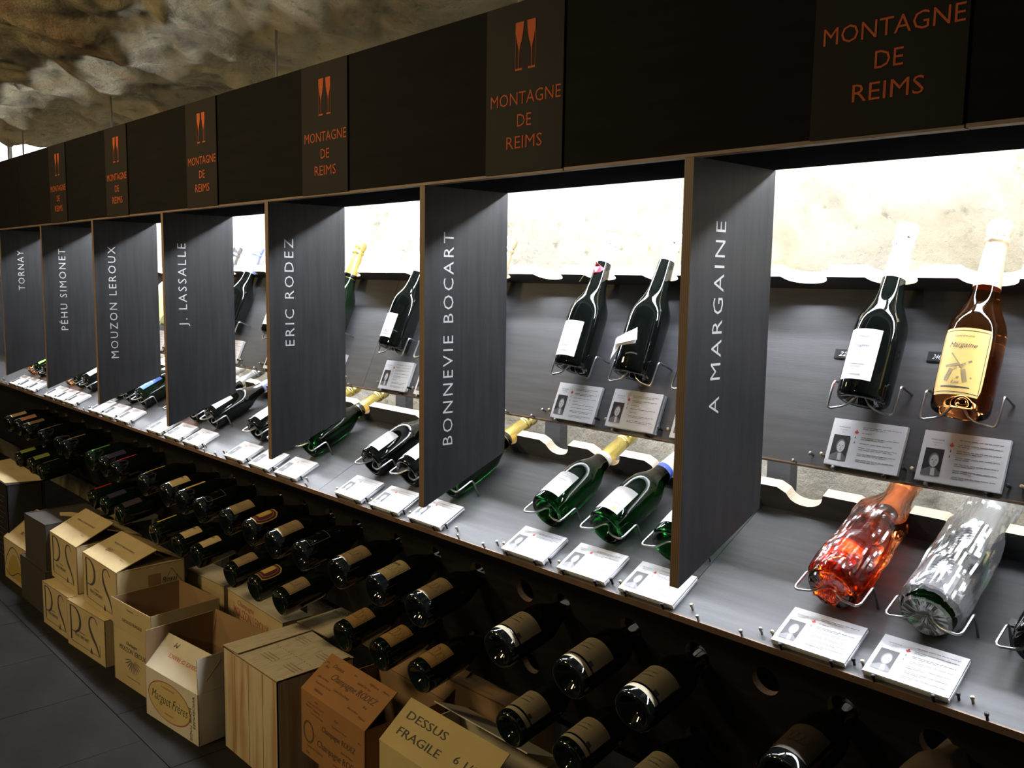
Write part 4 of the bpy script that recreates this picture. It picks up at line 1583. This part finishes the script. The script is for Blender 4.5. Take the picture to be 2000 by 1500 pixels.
# right side of D: brown square, stamp and handwriting
mb = MB()
sf_ = lambda y, z: Vector((.352 + .0008, y, z))
mb.add([sf_(.118, .085), sf_(.165, .085), sf_(.165, .165), sf_(.118, .165)], [(0, 1, 2, 3)], CB['kraft'])
put_text(mb, 'Royal', None, None, None, .022, M['inkdark'], .06, 'L', italic=.3, fn=lambda x, y: sf_(.172 + x, .125 + y))
put_text(mb, 'Conditionnement', None, None, None, .008, INKB, .09, 'L', fn=lambda x, y: sf_(.150 + x, .075 + y))
for a, b in (((.175, .115), (.21, .175)), ((.21, .175), (.25, .115)), ((.25, .115), (.21, .07)), ((.21, .07), (.175, .115))):
    ribbon(mb, [a, b], .0014, lambda x, y: sf_(x, y), INKB)
mb.obj('stamp', D_)

E_, fE = carton('open cream carton with printed fan emblem, flaps standing up', -3.352, 1.132, 0, .300, .262, .205, 5, 'cream', open_top=True,
                flaps=(('F', .108, 92), ('L', .108, 88), ('R', .108, 88), ('B', .108, 90)))
mb = MB()
f = front_fn()
put_text(mb, 'Champagne', None, None, None, .014, INKB, .085, 'C', italic=.5, fn=lambda x, y: f(x + .145, y + .158))
put_text(mb, 'MOUZON LEROUX', None, None, None, .020, INKB, .20, 'C', fn=lambda x, y: f(x + .150, y + .130))
for k in range(11):
    a = pi * 1.08 + pi * .84 * k / 10
    ribbon(mb, [(.15 + .014 * cos(a), .112 + .012 * sin(a)), (.15 + .040 * cos(a), .112 + .036 * sin(a)), (.15 + .062 * cos(a) * 1.0, .112 + .055 * sin(a))], [.0012, .0035, .0012], f, INKB)
put_text(mb, 'Ambonnay Grand Cru - Verzy', None, None, None, .006, INKB, .10, 'C', fn=lambda x, y: f(x + .15, y + .035))
fn, W_, H_ = plane_fn(fE['F'])
put_text(mb, 'DESSUS FRAGILE', None, None, None, .013, INKB, .15, 'C', fn=lambda x, y: fn(x + .155, y + .035))
put_text(mb, 'TERROIR', None, None, None, .006, INKB, .05, 'C', fn=lambda x, y: fn(x + .145, y + .085))
mb.obj('print', E_)

F_, fF = carton('open white carton with red oval emblem and black handwriting', -2.998, 1.112, 0, .338, .255, .172, 6.2, 'white', open_top=True,
                flaps=(('F', .125, 48), ('L', .125, 86), ('R', .115, 88), ('B', .125, 98)))
mb = MB()
ov = lambda a, k=1.0: (.155 + .135 * k * cos(a), .086 + .066 * k * sin(a))
mb.add([f(*ov(2 * pi * k / 40, .97)) for k in range(40)], [tuple(range(40))], CB['yellow'])
ribbon(mb, [ov(2 * pi * k / 48) for k in range(49)], .0028, front_fn(-.0010), INKR)
put_text(mb, 'CHAMPAGNE', None, None, None, .007, INKR, .085, 'C', fn=lambda x, y: front_fn(-.0011)(x + .15, y + .128))
put_text(mb, 'Marguet Frères', None, None, None, .036, M['inkdark'], .235, 'C', italic=.45, thin=-.012, fn=lambda x, y: front_fn(-.0012)(x + .158, y + .073 - .02 * x))
put_text(mb, 'AMBONNAY', None, None, None, .006, INKR, .06, 'C', fn=lambda x, y: front_fn(-.0011)(x + .155, y + .040))
for k, (s_, z) in enumerate((('ANCIENNES', .030), ('POUR LUCIE', .016))):
    put_text(mb, s_, None, None, None, .013, M['inkdark'], .11, 'L', fn=lambda x, y, k=k: front_fn(-.0012)(.318 - .020 * k - (.013 - y) * -1 - .013, .160 - .045 * k - x))
mb.obj('print', F_)
mb = MB()
fn, W_, H_ = plane_fn(fF['F'])
put_text(mb, 'PRODUCE OF FRANCE', None, None, None, .014, INKR, .20, 'C', fn=lambda x, y: fn(W_ * .55 - x, .070 - y))
put_text(mb, 'M', None, None, None, .018, M['inkdark'], .028, 'C', italic=.3, fn=lambda x, y: fn(W_ * .28 - x, .108 - y))
mb.obj('print', fF['oF'])

G_, fG = carton('tall pale carton printed like wooden planks, top folded shut', -2.618, 1.216, 0, .345, .262, .332, 0, 'wood', 'kraft', False, flaps=(), name='plank_print_carton')
mb = MB()
mb.plate([(.075, -.001, .3335), (.345, -.001, .3335), (.345, .245, .3385), (.075, .262, .3420)], .003, CB['woodtop'], CB['kraft'])
mb.obj('flap', G_)
mb = MB()
mb.plate([(-.004, .0, .334), (.10, .0, .339), (.10, .262, .346), (-.004, .262, .338)], .003, CB['woodtop'], CB['kraft'])
mb.obj('flap', G_)
mb = MB()
mb.plate([(.0, .262, .3445), (.20, .262, .350), (.19, .445, .372), (.0, .445, .352)], .003, CB['woodtop'], CB['kraft'])
put_text(mb, 'Angeline', (.165, .40, .3715), (-.98, -.16, -.06), (.1, -.98, -.13), .026, M['inkdark'], .12, 'L', italic=-.3, eps=.004)
mb.obj('flap', G_)
mb = MB()
for k in range(14):
    ribbon(mb, [(.115 + .016 * k, .120), (.115 + .016 * k + .006, .120)], .0015, lambda x, y: Vector((x, y, .3425)), INKB)
for q, (xx, yy) in enumerate(((.14, .19), (.30, .17), (.30, .06), (.18, .05))):
    for k in range(3):
        ribbon(mb, [(xx - .03, yy + .012 * k), (xx + .03, yy + .012 * k)], .0022, lambda x, y: Vector((x, y, .3415)), paper((.28, .24, .18)))
for k in range(3):
    ribbon(mb, [(.075 + .09 * k, .01), (.078 + .09 * k, .325)], .0016, front_fn(), paper((.30, .19, .10)))
mb.obj('print', G_)

H_, fH = carton('rust brown carton printed all over with small script', -2.180, 1.240, .152, .330, .26, .190, -1, 'kraft2', 'kraft', True,
                flaps=(('F', .125, 36), ('B', .12, 150)))
mb = MB()


def scribble(mb, fn, W_, H_, big, seed):
    r2 = random.Random(seed)
    words_ = ['Grand Cru', 'Ambonnay', 'Cuvée des Crayères', 'Empreinte de Terroir', 'Millésime', 'Cuvée Zéro Dosage', 'Blanc de Noirs', 'Rosé', 'Brut']
    placed = list(big)
    for s_, x, y, h, wd in big:
        put_text(mb, s_, None, None, None, h, INKBR, wd, 'C', italic=.3, fn=lambda a, b, x=x, y=y: fn(a + x, b + y))
    for k in range(40):
        s_ = r2.choice(words_)
        h = r2.uniform(.0055, .008)
        wd = len(s_) * h * .62
        x, y = r2.uniform(wd / 2 + .01, W_ - wd / 2 - .01), r2.uniform(.008, H_ - .016)
        if any(abs(x - q[1]) < (wd + q[4]) / 2 + .004 and -(h + .004) < y - q[2] < q[3] + .004 for q in placed):
            continue
        placed.append((s_, x, y, h, wd))
        put_text(mb, s_, None, None, None, h, INKBR if k % 3 else mat('rust print', (.22, .06, .05), .8) if k == 0 else INKBR, wd, 'C', italic=.3, fn=lambda a, b, x=x, y=y: fn(a + x, b + y))


scribble(mb, front_fn(), .33, .19, [('Champagne RODEZ', .20, .105, .018, .17), ('Champagne RODEZ', .20, .052, .022, .22)], 3)
ribbon(mb, [(.042 + .026 * cos(2 * pi * k / 24), .075 + .030 * sin(2 * pi * k / 24)) for k in range(25)], .006, front_fn(), INKBR)
mb.obj('print', H_)
mb = MB()
fn, W_, Hh = plane_fn(fH['F'])
scribble(mb, fn, W_, Hh, [('Dessus', .075, .092, .013, .055), ('Champagne RODEZ', .185, .062, .020, .22)], 5)
mb.obj('print', fH['oF'])
carton('rust brown carton underneath the script printed one', -2.165, 1.285, 0, .32, .24, .150, -1, 'kraft2')

I_, fI = carton('yellow carton marked dessus fragile at the bottom edge of the photo', -1.790, 1.235, .165, .375, .27, .180, 0, 'yellow', 'white', True,
                flaps=(('F', .128, 38),))
mb = MB()
fn, W_, Hh = plane_fn(fI['F'])
put_text(mb, 'DESSUS', None, None, None, .022, M['inkdark'], .155, 'L', fn=lambda x, y: fn(x + .030, y + .078))
put_text(mb, 'FRAGILE', None, None, None, .022, M['inkdark'], .165, 'L', fn=lambda x, y: fn(x + .035, y + .034))
put_text(mb, '6 1/1 B', None, None, None, .020, M['inkdark'], .115, 'L', fn=lambda x, y: fn(x + .245, y + .046))
mb.obj('print', fI['oF'])
mb = MB()
mb.plate([(.02, .268, .182), (.37, .268, .182), (.37, .16, .235), (.02, .16, .235)], .003, CB['white'], CB['white'])
mb.obj('flap', I_)
carton('cream carton underneath the one marked fragile', -1.775, 1.26, 0, .35, .24, .163, 0, 'cream')

J_, fJ = carton('closed brown carton marked fragile behind the bottom row cartons', -1.885, 1.530, 0, .30, .125, .385, 2, 'kraft', 'kraft')
mb = MB()
put_text(mb, 'Fragile', (.18, .09, .3856), (1, 0, 0), (0, 1, 0), .022, INKBR, .09, 'C', italic=.3)
for k in range(9):
    put_text(mb, ('Ambonnay', 'Grand Cru', 'Cuvée')[k % 3], (.03 + .09 * (k % 3), .015 + .03 * (k // 3), .3856), (1, 0, 0), (0, 1, 0), .008, INKBR, .05, 'L', italic=.3)
mb.obj('print', J_)
K_, _ = carton('white topped carton behind the rust brown cartons', -2.235, 1.535, 0, .31, .12, .33, 1, 'white')
L1, _ = carton('tan carton with white lid and faint print beside the open cartons', -3.512, 1.485, 0, .292, .105, .30, 4, 'cream')
L2, _ = carton('tan carton with white lid and red champagne lettering', -3.19, 1.505, 0, .455, .105, .30, -2, 'cream')
for t, w_ in ((L1, .292), (L2, .455)):
    lid = MB()
    lid.box((-.001, -.001, .3005), (w_ + .001, .106, .303), CB['white'])
    lid.obj('lid', t)
mb = MB()
put_text(mb, 'Champagne', None, None, None, .022, INKR, .14, 'C', italic=.5, fn=lambda x, y: f(x + .16, y + .262))
put_text(mb, 'MOUZON LEROUX', None, None, None, .036, INKR, .29, 'C', fn=lambda x, y: f(x + .20, y + .218))
ribbon(mb, [(.10, .205), (.16, .202), (.22, .192), (.30, .182)], .003, f, INKR)
mb.obj('print', L2)
mb = MB()
put_text(mb, 'Champagne', None, None, None, .018, INKB, .12, 'C', italic=.5, fn=lambda x, y: f(x + .13, y + .235))
mb.obj('print', L1)

M1, fM = carton('dark grey carton with torn tape, upper of two at left', -4.43, 1.125, .205, .275, .27, .205, 2, 'grey', 'grey', False, flaps=(('L', .02, 10),))
mb = MB()
mb.add([Vector(p) for p in ((.10, .12, .2065), (.16, .10, .2065), (.22, .14, .2065), (.26, .17, .2065), (.25, .22, .2065), (.20, .19, .2065), (.13, .16, .2065))], [tuple(range(7))], CB['yellow'])
mb.obj('torn_tape', M1)
carton('dark grey carton, lower of two at left', -4.50, 1.118, 0, .36, .27, .203, 1, 'grey', 'grey')
N1, _ = carton('dark grey wooden look carton with pale label strip behind the grey ones', -4.42, 1.41, 0, .43, .10, .43, 3, 'grey', 'grey')
mb = MB()
mb.add([Vector(p) for p in ((.431, .01, .40), (.431, .13, .40), (.431, .13, .43), (.431, .01, .43))], [(0, 1, 2, 3)], CB['white'])
mb.add([Vector(p) for p in ((.03, -.001, .385), (.28, -.001, .385), (.28, -.001, .420), (.03, -.001, .420))], [(0, 1, 2, 3)], CB['cream'])
put_text(mb, 'PRESTIGE', (.15, -.001, .394), (1, 0, 0), (0, 0, 1), .016, INKBR, .09, 'C', eps=.0008)
mb.obj('label_strip', N1)
W1, fW = carton('white carton with yellow arch emblem at far left', -4.868, 1.140, 0, .35, .27, .200, 2, 'cream', flaps=(('F', .19, 38), ('B', .17, 42)))
mb = MB()
mb.add([f(.04 + .23 * (k / 16), .02 + .12 * sin(pi * k / 16) ** .7) for k in range(17)], [tuple(range(17))], paper((.42, .30, .06)))
ribbon(mb, [(.01 + .28 * k / 20, .06 + .115 * sin(pi * k / 20) ** .8) for k in range(21)], .004, front_fn(-.001), INKB)
ribbon(mb, [(.02 + .28 * k / 20, .045 - .02 * sin(pi * k / 10)) for k in range(21)], .004, front_fn(-.0012), INKB)
fn, W_, Hh = plane_fn(fW['F'])
put_text(mb, 'BRUT 75', None, None, None, .018, INKB, .07, 'C', fn=lambda x, y: fn(x + .16, y + .05))
mb.obj('print', W1)
O1, _ = carton('large black carton with thin printed lines at the left photo edge', -5.45, 1.16, 0, .60, .16, .455, 0, 'blackb', 'blackb')
mb = MB()
for k in range(12):
    ribbon(mb, [(.38, .08 + .028 * k), (.50 + .03 * ((k * 7) % 3), .08 + .028 * k)], .003, f, paper((.11, .09, .045)))
mb.obj('print', O1)
mb = MB()
mb.plate([(-5.45, 1.17, .459), (-4.90, 1.165, .459), (-4.84, 1.33, .463), (-5.45, 1.33, .475)], .003, CB['cream'], CB['cream'])
tag(mb.obj('packing_sheet'), 'pale cardboard sheet lying on the large black carton at far left', 'sheet')
